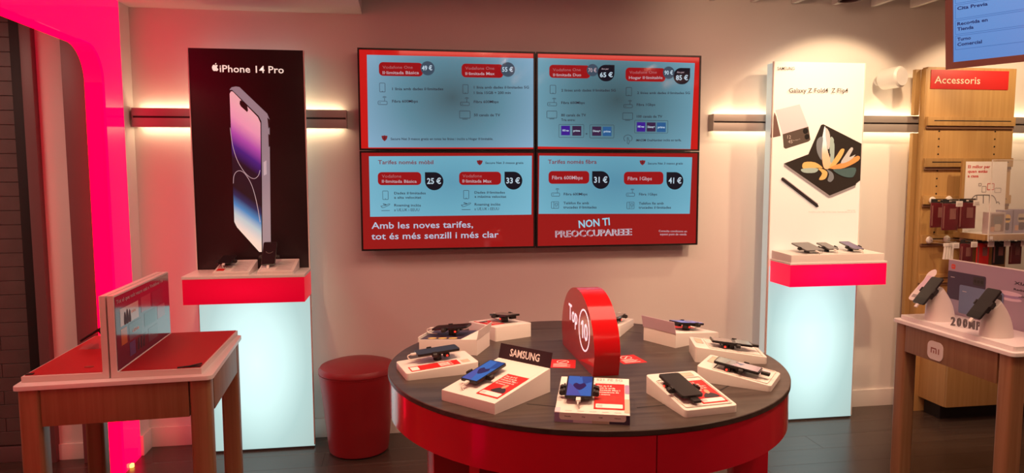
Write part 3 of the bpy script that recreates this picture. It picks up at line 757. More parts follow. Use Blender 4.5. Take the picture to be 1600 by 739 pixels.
SIGN = [
('t','Accessoris',2.573,2.143,2.899,2.148,0.047,'pale'),
]
BOARD = [
('t','El millor per',2.786,1.604,2.946,1.603,0.019,'red'),
('t','quan estàs',2.786,1.575,2.928,1.574,0.019,'red'),
('t','a casa',2.787,1.545,2.865,1.544,0.019,'red'),
('sq',2.87,1.49,2.888,1.506,'ink'),
('sq',2.895,1.45,2.924,1.487,'ink'),
('sq',2.934,1.465,2.981,1.504,'red'),
('sq',2.988,1.447,3.033,1.475,'ink'),
('l',[(2.818,1.378),(2.824,1.404),(2.842,1.424),(2.867,1.431),(2.957,1.43),(2.986,1.419),(3.003,1.39),(3.006,1.376)],'ink'),
('l',[(2.86,1.428),(2.863,1.377)],'ink'),
('l',[(2.907,1.43),(2.91,1.377)],'ink'),
('l',[(2.952,1.429),(2.956,1.377)],'ink'),
('l',[(2.792,1.344),(2.789,1.365),(2.8,1.376),(2.818,1.378)],'ink'),
('l',[(3.006,1.383),(3.021,1.385),(3.029,1.371)],'ink'),
]
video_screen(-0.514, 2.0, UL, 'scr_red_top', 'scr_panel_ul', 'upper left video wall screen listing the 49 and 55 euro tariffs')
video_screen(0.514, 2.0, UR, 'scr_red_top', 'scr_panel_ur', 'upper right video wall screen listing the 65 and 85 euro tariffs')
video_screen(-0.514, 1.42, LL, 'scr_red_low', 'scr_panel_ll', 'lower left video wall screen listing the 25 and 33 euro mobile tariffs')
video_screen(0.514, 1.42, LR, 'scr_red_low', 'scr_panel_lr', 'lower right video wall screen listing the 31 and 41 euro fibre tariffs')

# ------------------------------------------------------------------ light boxes with posters and shelves
def light_box(x0, x1, y, label, poster, shelf_mat, shelf, slabel, ztop=2.255):
    """standing light box: poster above, red luminous shelf, back-lit white panel below"""
    t = thing('light_box', label, 'display stand', ((x0 + x1) / 2, y, 0))
    a, b = x0 - (x0 + x1) / 2, x1 - (x0 + x1) / 2
    MB().box(a + .01, 0.012, 0.0, b - .01, 0.10, ztop - .004).build('side_frame', 'side_glow', t)
    MB().box(a + .10, 0.10, 0.0, b - .10, -y, ztop - .25).build('wall_bracket', 'trim_white', t)
    MB().box(a, 0.0, 0.012, b, 0.012, 1.0, 0.002).build('luminous_panel', 'panel_glow', t)
    MB().box(a + .005, 0.003, 0.0, b - .005, 0.05, 0.012).build('foot_strip', 'rail_dark', t)
    MB().box(a - .002, -0.004, 0.02, a + .004, 0.014, ztop, 0.001).build('edge_strip', 'trim_white', t)
    MB().box(b - .004, -0.004, 0.02, b + .002, 0.014, ztop, 0.001).build('edge_strip', 'trim_white', t)
    pp = MB().box(a, 0.0, 1.0, b, 0.012, ztop, 0.001).build('poster', poster, t)
    s0, s1, sy, z0, z1, slab = shelf
    s0 -= (x0 + x1) / 2; s1 -= (x0 + x1) / 2; sy -= y
    sh = thing('luminous_shelf', slabel, 'shelf', ((x0 + x1) / 2, y, z0))
    MB().box(s0, sy, 0, s1, -0.005, z1 - z0, 0.002).build('shelf_box', shelf_mat, sh)
    MB().box(s0 - .003, sy - .003, z1 - z0, s1 + .003, -0.005, z1 - z0 + slab, 0.003).build('shelf_top', 'white_gloss', sh)
    return t, pp
lb1, pp1 = light_box(-1.915, -1.310, -0.17, 'lit display stand with black phone poster at the left', 'poster_black', 'shelf_glow_left', (-1.915, -1.305, -0.44, 0.903, 1.036, 0.016), 'glowing red shelf box with white top fixed under the black poster')
ox = -1.6125
XF = XZ(0.0, -ox, 0)
sm_ = {'steel': 'backlit_steel', 'dark': 'print_dark', 'black': 'print_black', 'wall': 'print_wall', 'steel2': 'backlit_pale'}
for i, it in enumerate(IP):
    z = 0.0008 + 0.0004 * i
    if it[0] == 'p':
        pts = it[1]
        MB(XF).poly(pts, z=z).build({'steel': 'printed_phone_edge', 'wall': 'printed_phone_screen', 'black': 'printed_phone_glass', 'dark': 'printed_phone_lens', 'steel2': 'printed_side_button'}[it[2]], sm_[it[2]], pp1)
    else:
        MB(XF).ribbon(bez(it[1], 4), 0.0028, z=z).build('printed_curve', 'backlit_pale', pp1)
t_ = IP_TXT[0]
MB(XF).text(t_[1], t_[2], t_[3], t_[6], t_[4] - t_[2], math.atan2(t_[5] - t_[3], t_[4] - t_[2]), 0.010, 0, 0.001).build('lettering', 'backlit_white', pp1)
_, lx0, lz0, lx1, lz1, _s = IP_LOGO[0]
LP = lambda u, v: (lx0 + u * (lx1 - lx0), lz0 + v * (lz1 - lz0))
fruit = bez([LP(.50, .70), (LP(.68, .76)), LP(.86, .68), LP(.76, .54), LP(.74, .40), LP(.92, .24), LP(.80, .06), LP(.66, .0), LP(.50, .05), LP(.34, .0), LP(.18, .10), LP(.05, .35), LP(.10, .60), LP(.28, .76)], 4, True)
MB(XF).poly(fruit, z=0.001).poly(bez([LP(.50, .78), LP(.52, .92), LP(.66, 1.0), LP(.66, .88)], 3, True), z=0.001).build('fruit_emblem', 'backlit_white', pp1)

lb2, pp2 = light_box(1.450, 2.055, -0.20, 'lit display stand with white folding phone poster at the right', 'poster_white', 'shelf_glow_right', (1.462, 2.085, -0.435, 0.905, 1.036, 0.012), 'glowing pink red shelf box fixed under the white poster', 2.25)
ox = 1.7525
XF = XZ(0.0, -ox, 0)
sm_ = dict(lilac='print_lilac', cover='print_cover', coverside='print_coverside', lens='print_lens', foldscreen='print_fold', foldscreen2='print_fold', steel='print_steel', petalA='print_petal', petalB='print_bluegrey',
           petalC='print_teal', petalD='print_yellow', petalE='print_orange', petalF='print_paleblue', petalG='print_darkteal', petalH='print_paleblue', penbody='print_dark', penlight='print_steel_pale', pale='palegrey_print', small='grey_print', brand='print_brown', title='print_brown')
nm_ = dict(lilac='printed_phone_back', cover='printed_phone_cover', coverside='printed_phone_side', foldscreen='printed_fold_screen', foldscreen2='printed_fold_screen', steel='printed_phone_edge', penbody='printed_pen', penlight='printed_pen_highlight')
let = {}
for i, it in enumerate(SP + SP2):
    z = 0.0008 + 0.0003 * i
    if it[0] == 'p':
        pts = bez(it[1], 3, True) if it[2].startswith('petal') else it[1]
        MB(XF).poly(pts, z=z).build(nm_.get(it[2], 'printed_petal'), sm_[it[2]], pp2)
    elif it[0] == 'c':
        r = it[3]; c = [(it[1] + r * math.cos(a * PI / 12), it[2] + r * math.sin(a * PI / 12)) for a in range(24)]
        MB(XF).poly(c, z=z).outline(c, 0.002, z).build('printed_lens', sm_['lens'], pp2)
    elif it[0] == 't':
        b = 0.006 if it[7] in ('brand', 'title') else 0.0
        if it[1] == '|':
            MB(XF).ribbon([(it[2], it[3] - 0.004), (it[2], it[3] + 0.03)], 0.0015, 0.001).build('printed_line', 'grey_print', pp2)
        else:
            MB(XF).text(it[1], it[2], it[3], max(it[6], 0.006), it[4] - it[2], math.atan2(it[5] - it[3], it[4] - it[2]), b, 0, z).build('lettering', sm_[it[7]], pp2)

# ------------------------------------------------------------------ phones and clamps (made once, copied)
def phone(name, label, w=0.074, l=0.155, th=0.008, body='phone_dark', front='phone_glass', group=None):
    """phone lying face up, origin at its centre on the underside, long side along y"""
    t = thing(name, label, 'phone', group=group)
    MB().poly(rrect(-w / 2, -l / 2, w / 2, l / 2, 0.009, 4), th, 0.0, bev=0.0015).build('body', body, t)
    s = MB().poly(rrect(-w / 2 + .003, -l / 2 + .003, w / 2 - .003, l / 2 - .003, 0.007, 4), z=th + 0.0003).build('screen', front, t)
    MB().cyl(0.0022, th + .0004, th + .0007, 10, Matrix.Translation((0, l / 2 - .009, 0))).build('front_camera', 'black_plastic', s)
    return t
def wallpaper(t, kind, w=0.074, l=0.155, th=0.008):
    s = [c for c in t.children if c.name.startswith('screen')][0]
    Z = th + .0006
    a, b = w / 2 - .005, l / 2 - .005
    if kind == 'blue':
        MB().poly([(-a, -b), (a, -b), (a, b), (-a, b)], z=Z).build('wallpaper', 'wallpaper_0', s)
        MB().poly([(-a, -b), (a * .2, -b), (-a * .3, -.01), (-a, .02)], z=Z + .0002).build('wallpaper_shape', 'wallpaper_1', s)
        MB().poly([(a * .1, b), (a, b), (a, .03), (a * .3, .01)], z=Z + .0002).build('wallpaper_shape', 'wallpaper_2', s)
        MB().poly(bez([(0, -.03), (.02, 0), (.012, .018), (0, .01), (-.012, .018), (-.02, 0)], 3, True), z=Z + .0004).build('wallpaper_shape', 'heart_dark', s)
    elif kind == 'pastel':
        MB().poly([(-a, -b), (a, -b), (a, -.01), (-a, .02)], z=Z).build('wallpaper', 'phone_lilac', s)
        MB().poly([(-a, .02), (a, -.01), (a, .03), (-a, .04)], z=Z).build('wallpaper_shape', 'phone_silver', s)
        MB().poly([(-a, .04), (a, .03), (a, b), (-a, b)], z=Z).build('wallpaper_shape', 'phone_teal', s)
        MB().poly([(-.01, -.01), (.016, -.02), (.014, .012)], z=Z + .0003).build('wallpaper_shape', 'menu_6', s)
    elif kind == 'silver':
        MB().poly([(-a, -b), (a, -b), (a, -.02), (-a, -.012)], z=Z).build('wallpaper', 'phone_teal', s)
        MB().poly([(-a, .0), (a, -.005), (a, b), (-a, b)], z=Z).build('wallpaper_shape', 'phone_silver', s)
def clamp(parent, w, M, l=0.155, plug=True, led=True, th=0.008, arms=(-0.02,)):
    """security clamp under a phone: post, cradle, gripping arms, status light, charging plug -- parts of its block"""
    MB(M).cyl(0.016, -0.030, -0.003, 16).box(-0.018, -0.03, -0.006, 0.018, 0.03, -0.0008, 0.002).build('clamp_post', 'black_plastic', parent)
    for s in (-1, 1):
        k = MB(M)
        for ay in arms:
            k.box(min(s * 0.015, s * (w / 2 + .006)), ay - .008, -0.0065, max(s * 0.015, s * (w / 2 + .006)), ay + .008, -0.0008, 0.001)
            k.box(min(s * (w / 2 + .0008), s * (w / 2 + .007)), ay - .009, -0.0065, max(s * (w / 2 + .0008), s * (w / 2 + .007)), ay + .009, th + .003, 0.0015)
            k.cyl(0.008, -0.007, 0.007, 12, Matrix.Translation((s * (w / 2 + .011), ay, 0)) @ Matrix.Rotation(PI / 2, 4, 'X'))
        arm = k.build('clamp_arm', 'black_rubber', parent)
        if led:
            MB(M).cyl(0.0035, 0, 0.0012, 10, Matrix.Translation((s * (w / 2 + .003), 0.028, -0.010)) @ Matrix.Rotation(s * PI / 2, 4, 'Y')).build('status_light', 'led_red', arm)
            MB(M).box(min(s * .01, s * (w / 2 + .002)), 0.018, -0.016, max(s * .01, s * (w / 2 + .002)), 0.038, -0.002, 0.002).build('sensor_box', 'black_plastic', arm)
    if plug:
        MB(M).box(-0.007, -l / 2 - 0.022, 0.0005, 0.007, -l / 2 - 0.0006, 0.0075, 0.0025).tube(bez([(0, -l / 2 - .02, .004), (0, -l / 2 - .034, .0), (0.004, -l / 2 - .026, -.014), (0.004, -l / 2 + .012, -.020)], 4), 0.0022, 6).build('charging_plug', 'white_plastic', parent)
def place(t, parent_matrix, M):
    t.matrix_world = parent_matrix @ M
# ------------------------------------------------------------------ display blocks
def slope_matrix(x, y, hf, hb, l, lift, extra=0.0, yaw=0.0):
    a = math.atan2(hb - hf, l)
    z = hf + (hb - hf) * y / l
    return Matrix.Translation((x, y, z)) @ Matrix.Rotation(a + extra, 4, 'X') @ Matrix.Rotation(yaw, 4, 'Z') @ Matrix.Translation((0, 0, lift))
def block(label, x, y, deg, w, l, hf, hb, r=0.008, z=0.85, body='white_plastic', tray=False, name='display_block'):
    t = thing(name, label, 'display block', (x, y, z), R(deg))
    b = MB().wedge(w, l, hf, hb, r).build('block_body', body, t)
    a = math.atan2(hb - hf, l); sl = l / math.cos(a)
    S = Matrix.Translation((0, 0, hf)) @ Matrix.Rotation(a, 4, 'X')       # print frame on the sloping top
    if tray:
        MB(S).ring(rrect(.010, .014, w - .010, sl * .80, .006, 4), rrect(.013, .017, w - .013, sl * .80 - .003, .005, 4), 0.0035).build('tray_rim', 'white_plastic', b)
        MB(S).poly([(w * .45, sl * .84), (w * .88, sl * .84), (w * .88, sl * .94), (w * .45, sl * .94)], z=0.0008).build('label_window', 'beige_print', b)
        MB(S).outline([(w * .45, sl * .84), (w * .88, sl * .84), (w * .88, sl * .94), (w * .45, sl * .94)], 0.002, 0.001).build('label_window_edge', 'grey_print', b)
    bpy.context.view_layer.update()
    W = Matrix.Translation((x, y, z)) @ Matrix.Rotation(R(deg), 4, 'Z')
    return t, b, S, W, sl
def info_card(b, S, x0, y0, x1, y1, lines, photo=True, foot=True, m='red_print', side=False):
    c = MB(S).poly([(x0, y0), (x1, y0), (x1, y1), (x0, y1)], 0.0008, 0.0006).build('info_card', m, b)
    W, H = x1 - x0, y1 - y0
    L = MB(S)
    for i, (s, fw) in enumerate(lines): L.text(s, x0 + W * .07, y1 - H * (.13 + .085 * i), H * .055, W * fw, 0, 0.02, 0, 0.0018)
    if foot:
        MB(S).poly(rrect(x0 + W * .06, y0 + H * .04, x1 - W * .06, y0 + H * .19, H * .02, 3), z=0.0017).build('card_footer', 'white_print', b)
        MB(S).poly([(x0 + W * .10, y0 + H * .07), (x0 + W * .28, y0 + H * .07), (x0 + W * .28, y0 + H * .16), (x0 + W * .10, y0 + H * .16)], z=0.0019).build('footer_mark', 'palegrey_print', b)
    if photo:
        cx = x0 + W * .62; cy = y0 + H * .22
        MB(S).poly(bez([(cx - W * .3, cy), (cx + W * .28, cy), (cx + W * .22, cy + H * .14), (cx + W * .05, cy + H * .2), (cx - W * .16, cy + H * .16)], 3, True), z=0.0019).build('printed_figure', 'ink_print', b)
        MB(S).poly(bez([(cx - W * .02, cy + H * .16), (cx + W * .1, cy + H * .2), (cx + W * .1, cy + H * .32), (cx, cy + H * .34), (cx - W * .07, cy + H * .25)], 3, True), z=0.0021).build('printed_face', 'skin_print', b)
    L.build('lettering', 'white_print', b)
    return c
OFFER = [('Des de 0 €', .5), ('Amb la tarifa', .62), ('Il·limitada Max i', .78), ('permanència de', .74), ('36 mesos', .45)]

# A: white sleeve with black header card, blue phone
t, b, S, W, sl = block('white sloping block with black lettered header card at front left of round table', -0.666, -2.023, -47.5, .224, .287, .035, .081, 0.0, body='white_card')
MB(S).poly([(.006, sl * .62), (.21, sl * .60), (.212, sl * .93), (.012, sl * .97)], z=0.0006).build('sleeve_crease', 'white_card', b)
hm = Matrix.Translation((0, .287, .080)) @ Matrix.Rotation(R(74), 4, 'X')
h_ = MB(hm).box(0, -.001, 0, .224, .052, .0016).build('header_card', 'black_card', t)
MB(hm).text('SAMSUNG', .048, .014, .026, .128, 0, 0.022, 0, 0.0022).build('lettering', 'white_print', h_)
info_card(b, S, .124, .028, .212, .190, OFFER)
M = slope_matrix(.066, .135, .035, .081, .287, .016, 0.03)
clamp(t, .074, M, led=False)
p = phone('smartphone', 'blue-screened phone clamped on the block with black header card', body='phone_dark'); wallpaper(p, 'blue'); place(p, W, M)
# B: printed sleeve
t, b, S, W, sl = block('white and purple printed card block at the front of round table', -0.349, -2.276, -17.3, .219, .25, .03, .065, 0.0, body='white_card')
MB(S).text('S21 Galaxy S21 FE 5G', .02, sl * .90, .017, .178, 0, 0.01, 0, 0.0008).build('lettering', 'grey_print', b)
MB(S).text('made for every fan. Start like Galaxy.', .06, sl * .845, .007, .135, 0, 0.0, 0, 0.0008).build('lettering', 'palegrey_print', b)
for (x0, y0, x1, y1, m) in ((0, sl * .52, .018, sl * .72, 'grey_print'), (0, sl * .3, .016, sl * .48, 'palegrey_print'), (.205, sl * .55, .219, sl * .8, 'purple_print'), (.203, sl * .05, .219, sl * .4, 'beige_print'), (0, 0, .016, sl * .12, 'lilac_print')):
    MB(S).poly(rrect(x0, y0, x1, y1, .004, 3), z=0.0008).build('printed_patch', m, b)
for (x0, x1, m) in ((0, .055, 'purple_print'), (.055, .11, 'lilac_print'), (.11, .16, 'beige_print'), (.16, .219, 'navy_print')):
    MB(XZ(0)).poly([(x0, .001), (x1, .001), (x1, .0285), (x0, .0285)], z=0.0006).build('printed_patch', m, b)
MB(XZ(0)).poly(rrect(.014, .009, .208, .030, .008, 4, (1, 1, 0, 0)), z=0.0012).build('front_flap', 'white_card', b)
for s_, x_, w_ in (('Pantalla', .03, .018), ('Xip', .08, .01), ('RAM', .13, .01), ('Càmera', .175, .018)): MB(XZ(0)).text(s_, x_, .018, .0035, w_, 0, .02, 0, .0016).build('lettering', 'ink_print', b)
c_ = info_card(b, S, .113, .030, .204, .205, OFFER, photo=False)
k = MB(S)
for r_ in range(5):
    for q_ in range(3): k.outline([(.122 + q_ * .026, .075 + r_ * .009), (.145 + q_ * .026, .075 + r_ * .009), (.145 + q_ * .026, .082 + r_ * .009), (.122 + q_ * .026, .082 + r_ * .009)], .0008, .002)
k.build('price_grid', 'rust_mark', b)
for i in range(5): MB(S).poly([(.03 + i * .036, .010), (.05 + i * .036, .010), (.05 + i * .036, .014), (.03 + i * .036, .014)], z=0.0008).build('icon', 'palegrey_print', b)
M = slope_matrix(.067, .128, .03, .065, .25, .018, 0.03)
clamp(t, .084, M, led=False, l=.140, arms=(-0.03, 0.0))
p = phone('smartphone', 'blue-screened phone clamped on the purple printed block', w=.084, l=.140); wallpaper(p, 'blue', w=.084, l=.140); place(p, W, M)
# C
t, b, S, W, sl = block('white sloping tray block with a red card, front right of round table', 0.043, -2.305, 7.6, .181, .26, .022, .060, 0.012, tray=True)
info_card(b, S, .078, .028, .165, .185, OFFER)
M = slope_matrix(.050, .122, .022, .060, .26, .018, 0.02)
clamp(t, .074, M, plug=False)
MB(M).box(-.012, -.105, -.006, .014, -.079, .002, .002).build('sensor_plug', 'black_plastic', t)
p = phone('smartphone', 'plain black phone clamped on the tray block at front right of round table', l=.158, body='phone_dark', front='phone_dark'); place(p, W, M)
# D
t, b, S, W, sl = block('white sloping tray block, second from front on the right side of round table', 0.422, -2.114, 51, .185, .25, .020, .055, 0.012, tray=True)
MB(S).poly([(.10, .03), (.165, .03), (.165, .09), (.10, .09)], z=0.0008).build('info_card', 'lilac_print', b)
MB(S).text('Des de 0 €', .105, .07, .006, .05, 0, .02, 0, .0012).build('lettering', 'red_print', b)
M = slope_matrix(.062, .125, .020, .055, .25, .018, 0.0)
clamp(t, .074, M, plug=False)
MB(M).box(-.010, -.108, -.004, .010, -.079, .006, .003).build('sensor_plug', 'black_plastic', t)
p = phone('smartphone', 'phone with a pale lilac screen clamped on the second right-hand tray block'); wallpaper(p, 'pastel'); place(p, W, M)
# E
t, b, S, W, sl = block('white sloping tray block, third from front on the right side of round table', 0.585, -1.791, 75, .18, .27, .026, .060, 0.012, tray=True)
M = slope_matrix(.075, .125, .026, .060, .27, .020, -0.02)
clamp(t, .074, M, plug=False)
MB(M).box(-.010, -.106, -.004, .010, -.079, .006, .003).build('sensor_plug', 'black_plastic', t)
p = phone('smartphone', 'phone with a silvery reflecting screen clamped on the third right-hand tray block'); wallpaper(p, 'silver'); place(p, W, M)
# F
t, b, S, W, sl = block('white block with a pinkish raised back card at the back right of round table', 0.582, -1.373, 117, .181, .28, .030, .063, 0.0, body='white_card')
hm = Matrix.Translation((0, .282, .060)) @ Matrix.Rotation(R(78), 4, 'X')
h_ = MB(hm).box(-.002, 0, 0, .183, .052, .0016).build('back_card', 'lilac_print', t)
MB(S).poly([(.10, .03), (.172, .03), (.172, .16), (.10, .16)], z=0.0008).build('info_card', 'red_print', b)
M = slope_matrix(.07, .135, .030, .063, .28, .028, 0.03)
clamp(t, .074, M)
p = phone('smartphone', 'blue-screened phone clamped on the block with the pinkish back card'); wallpaper(p, 'blue'); place(p, W, M)
# G
t, b, S, W, sl = block('pale block mostly hidden behind the round red sign on the table', 0.305, -1.045, 148, .18, .265, .032, .050, 0.008)
MB(S).poly([(.10, .03), (.172, .03), (.172, .16), (.10, .16)], z=0.0008).build('info_card', 'red_print', b)
M = slope_matrix(.055, .155, .032, .050, .265, .026, 0.0)
clamp(t, .074, M)
p = phone('smartphone', 'silver phone on the block behind the round red sign', body='metal_grey', front='phone_silver'); place(p, W, M)
# H
t, b, S, W, sl = block('white sloping block with a black phone at the back left of round table', -0.319, -0.964, -157, .187, .25, .045, .063, 0.008)
info_card(b, S, .105, .028, .175, .19, OFFER)
M = slope_matrix(.070, .135, .045, .063, .25, .028, 0.05)
clamp(t, .074, M)
p = phone('smartphone', 'plain black phone clamped on the block at the back left of round table', front='phone_grey'); place(p, W, M)
# I
t, b, S, W, sl = block('block in a dark printed sleeve with yellow ovals, left side of round table', -0.655, -1.228, -114, .172, .25, .050, .066, 0.0, body='white_card')
MB(S).poly([(.002, .002), (.170, .002), (.170, sl * .72), (.002, sl * .80)], z=0.0006).build('printed_sleeve', 'navy_print', b)
for i in range(3):
    cx, cy = .150, .05 + i * .045
    MB(S).poly([(cx + .012 * math.cos(a * PI / 10), cy + .019 * math.sin(a * PI / 10)) for a in range(20)], z=0.001).build('printed_oval', 'yellow_print', b)
hm = Matrix.Translation((0, .252, .063)) @ Matrix.Rotation(R(80), 4, 'X')
MB(hm).box(-.004, 0, 0, .176, .040, .0016).build('back_card', 'white_card', t)
MB().box(-.003, -.004, .040, .175, -.0005, .060).build('front_lip', 'white_card', t)
M = slope_matrix(.085, .115, .050, .066, .25, .030, 0.06)
clamp(t, .074, M)
p = phone('smartphone', 'black phone clamped on the dark sleeved block with yellow ovals'); place(p, W, M)
# J
t, b, S, W, sl = block('white sloping block with a red striped card, nearest on the left rim of round table', -0.8165, -1.615, -77.6, .18, .27, .025, .042, 0.012)
c_ = MB(S).poly([(.108, .022), (.168, .022), (.168, .205), (.108, .205)], 0.0006, 0.0004).build('info_card', 'red_print', b)
MB(S).poly([(.118, .026), (.162, .026), (.162, .055), (.118, .055)], z=0.0016).build('card_footer', 'white_print', b)
k = MB(S)
for i in range(5): k.poly([(.120 + i * .009, .130), (.125 + i * .009, .130), (.125 + i * .009, .180 - (i % 2) * .012), (.120 + i * .009, .180 - (i % 2) * .012)], z=0.0016)
k.build('lettering', 'white_print', b)
MB(S).poly([(.122, .215), (.158, .215), (.158, .245), (.122, .245)], z=0.0008).build('label_window', 'beige_print', b)
M = slope_matrix(.062, .145, .025, .042, .27, .030, 0.0)
clamp(t, .074, M)
p = phone('smartphone', 'dark blue-black phone clamped on the block with the red striped card', l=.160, front='phone_dark'); place(p, W, M)
# ------------------------------------------------------------------ round table
rt = thing('round_table', 'round black-topped display table with glossy red rim and red legs', 'table', (-0.094, -1.63, 0))
MB().cyl(0.752, 0.832, 0.85, 160, bev=0.002).build('tabletop', 'black_top', rt)
for a0, a1 in ((-88.2, 31.8), (31.8, 151.8), (151.8, 271.8)):
    MB().lathe([(0.735, 0.695), (0.747, 0.695), (0.747, 0.8318), (0.735, 0.8318), (0.735, 0.695)], 48, None, R(a0 + .12), R(a1 - .12)).build('rim_panel', 'red_gloss', rt)
MB().cyl(0.70, 0.79, 0.8315, 64).build('under_frame', 'groove_dark', rt)
for (x, y, a) in ((-0.54, -0.15, 12), (0.645, -0.09, -10), (-0.35, 0.50, 40), (0.35, 0.50, -40)):
    MB(Matrix.Translation((x, y, 0)) @ Matrix.Rotation(R(a), 4, 'Z')).box(-.065, -.05, 0, .065, .05, .80, .003).build('leg', 'red_gloss', rt)
for (x0, y0, x1, y1) in ((-.069, -2.194, .05, -2.182), (.235, -2.095, .322, -2.020), (-.402, -2.104, -.315, -2.145), (-.228, -1.053, -.045, -1.055), (.205, -1.15, .285, -1.21), (-.52, -1.70, -.50, -1.60)):
    MB().ribbon([(x0 + .094, y0 + 1.63), (x1 + .094, y1 + 1.63)], .007, .8503).build('cable_slot', 'groove_dark', rt)
for (cx, cy, an, lb) in ((-.185, -1.66, -15, 'small red printed sticker on the table, left of the round red sign'), (.085, -1.640, 8, 'small red printed sticker on the table, right of the round red sign')):
    s = MB().poly([(-.05, -.06), (.05, -.06), (.05, .06), (-.05, .06)], 0.0005).build('sticker', 'red_print', loc=(cx, cy, .8501), rot=R(an)); tag(s, lb, 'sticker')
    k = MB().outline([(.0 + .022 * math.cos(a * PI / 9), .025 + .022 * math.sin(a * PI / 9)) for a in range(18)], .004, .0008).ribbon([(-.012, .012), (.012, .038)], .005, .0008)
    for i in range(4): k.poly([(-.035, -.045 + i * .012), (.03 - (i % 2) * .012, -.045 + i * .012), (.03 - (i % 2) * .012, -.040 + i * .012), (-.035, -.040 + i * .012)], z=.0008)
    k.build('lettering', 'white_print', s)
# Top 10 sign: a disc cut flat at the foot, lettered face towards -x
sg = thing('round_sign', 'glossy red disc sign lettered Top 10 standing on the round table', 'sign', (-0.067, -1.600, 0.85))
r_s, zc = 0.262, 0.010
prof = [(-.243, 0.0)] + [(-r_s * math.cos(a * PI / 40), .075 + .205 * math.sin(a * PI / 40)) for a in range(41)] + [(.243, 0.0)]
fx = frame((0.048, 0, 0), (0, -1, 0), (0, 0, 1))       # normal -x, print x towards the viewer
sgb = MB(fx).poly(prof, 0.096).build('sign_body', 'red_sign', sg)
fx2 = frame((-0.048, 0, 0), (0, -1, 0), (0, 0, 1))
MB(fx2).text('Top', -.135, .135, .068, .145, 0, 0.012, 0, .0008).build('lettering', 'sign_white', sg)
k = MB(fx2); cxs, czs, rr = .115, .140, .080
n_ = 40
k.ring([(cxs + rr * math.cos(2 * PI * i / n_), czs + rr * math.sin(2 * PI * i / n_)) for i in range(n_)], [(cxs + (rr - .006) * math.cos(2 * PI * i / n_), czs + (rr - .006) * math.sin(2 * PI * i / n_)) for i in range(n_)], .0008, .0002)
k.build('number_ring', 'sign_white', sg)
MB(fx2).poly([(cxs - .026, czs - .034), (cxs - .013, czs - .034), (cxs - .013, czs + .034), (cxs - .024, czs + .034), (cxs - .046, czs + .020), (cxs - .046, czs + .010), (cxs - .026, czs + .020)], z=.0008).build('lettering', 'sign_white', sg)
MB(fx2).text('0', cxs + .001, czs - .034, .068, .052, 0, 0.012, 0, .0008).build('lettering', 'sign_white', sg)
# ------------------------------------------------------------------ stool
st = thing('stool', 'tapered red leather stool by the back wall beside the round table', 'stool', (-1.055, -0.232, 0))
SZ = Matrix.Diagonal((1, 1, 1.055, 1))
MB(SZ).lathe([(0, 0.004), (.158, .004), (.166, .010), (.170, .03), (.198, .30), (.214, .425), (.214, .432), (.211, .434)], 64).build('body', 'red_leather', st)
MB(SZ).lathe([(.205, .4345), (.213, .436), (.217, .443), (.216, .455), (.205, .470), (.16, .484), (.08, .493), (0, .495)], 64).build('seat_cushion', 'red_leather', st)
MB(SZ).lathe([(.209, .430), (.2155, .4325), (.2165, .4355), (.209, .4385)], 64).build('seam', 'red_leather', st)
MB().lathe([(0, 0.0), (.155, 0.0), (.155, .004), (0, .004)], 40).build('base', 'black_plastic', st)

# ------------------------------------------------------------------ oak display tables
def oak_table(label, x0, y0, x1, y1, zt=0.85):
    t = thing('display_table', label, 'table', ((x0 + x1) / 2, (y0 + y1) / 2, 0))
    a, b = (x1 - x0) / 2, (y1 - y0) / 2
    MB().poly(rrect(-a, -b, a, b, .022, 6), .016, zt - .016, bev=.005).build('tabletop', 'white_gloss', t)
    i = .012; lw = .072; h = .135
    for sx in (-1, 1):
        for sy in (-1, 1):
            cx, cy = sx * (a - i - lw / 2), sy * (b - i - lw / 2)
            MB().poly(rrect(cx - lw / 2, cy - lw / 2, cx + lw / 2, cy + lw / 2, .014, 4, (1, 1, 1, 1)), zt - .0163, 0.0).build('leg', 'table_oak_v', t)
    q = a - i - lw - .0012; p = b - i - lw - .0012
    for sy in (-1, 1): MB().box(-q, sy * (b - i - .012) - .012, zt - .016 - h, q, sy * (b - i - .012) + .012, zt - .0165, .0015).build('apron', 'table_oak_h', t)
    for sx in (-1, 1): MB().box(sx * (a - i - .012) - .012, -p, zt - .016 - h, sx * (a - i - .012) + .012, p, zt - .0165, .0015).build('apron', 'table_oak_h', t)
    return t
oak_table('oak table with white top carrying two red L shaped stands, at the left', -2.125, -1.612, -1.475, -0.945)
oak_table('oak table with white top carrying two phones on curved stands, at the right', 1.640, -1.800, 2.340, -1.085)
# L-shaped stands back to back
def l_stand(label, x, side):
    t = thing('l_shaped_stand', label, 'display stand', (x, -1.585, 0.85))
    w, h, th, ln = (.305 if side > 0 else .285), .298, .021, .635
    P = [(0, 0), (w, 0), (w, th), (th + .004, th), (th, th + .004), (th, h), (0, h)]
    P = [(side * p[0], p[1]) for p in P]
    F = frame((0, 0, 0), (1, 0, 0), (0, 0, 1))
    MB(F).poly(P, -ln, 0.0).build('stand_body', 'white_plastic', t)
    x0, x1 = sorted((side * (th + .006), side * (w - .006)))
    m_ = MB().box(x0, .012, th, x1, ln - .004, th + .0022, .0006, 1).build('red_mat', 'red_mat', t)
    return t, w, h, th, ln
t, w, h, th, ln = l_stand('right-hand white L shaped stand with a printed screen menu and red mat', -1.823, 1)
c = bez([(w - .075, .014), (w - .05, .012), (w - .028, .013), (w - .008, .014)], 4); k = MB()
k.poly([(w - .085, .0125), (w - .007, .0125), (w - .007, .042), (w - .03, .03), (w - .06, .018)], z=th + .0035).tube([(w - .085, .012, th + .004), (w - .045, .018, th + .006), (w - .007, .040, th + .009)], .003, 6).build('curled_mat_corner', 'black_rubber', t)
FX = frame((th, 0, 0), (0, 1, 0), (0, 0, 1))            # faces +x
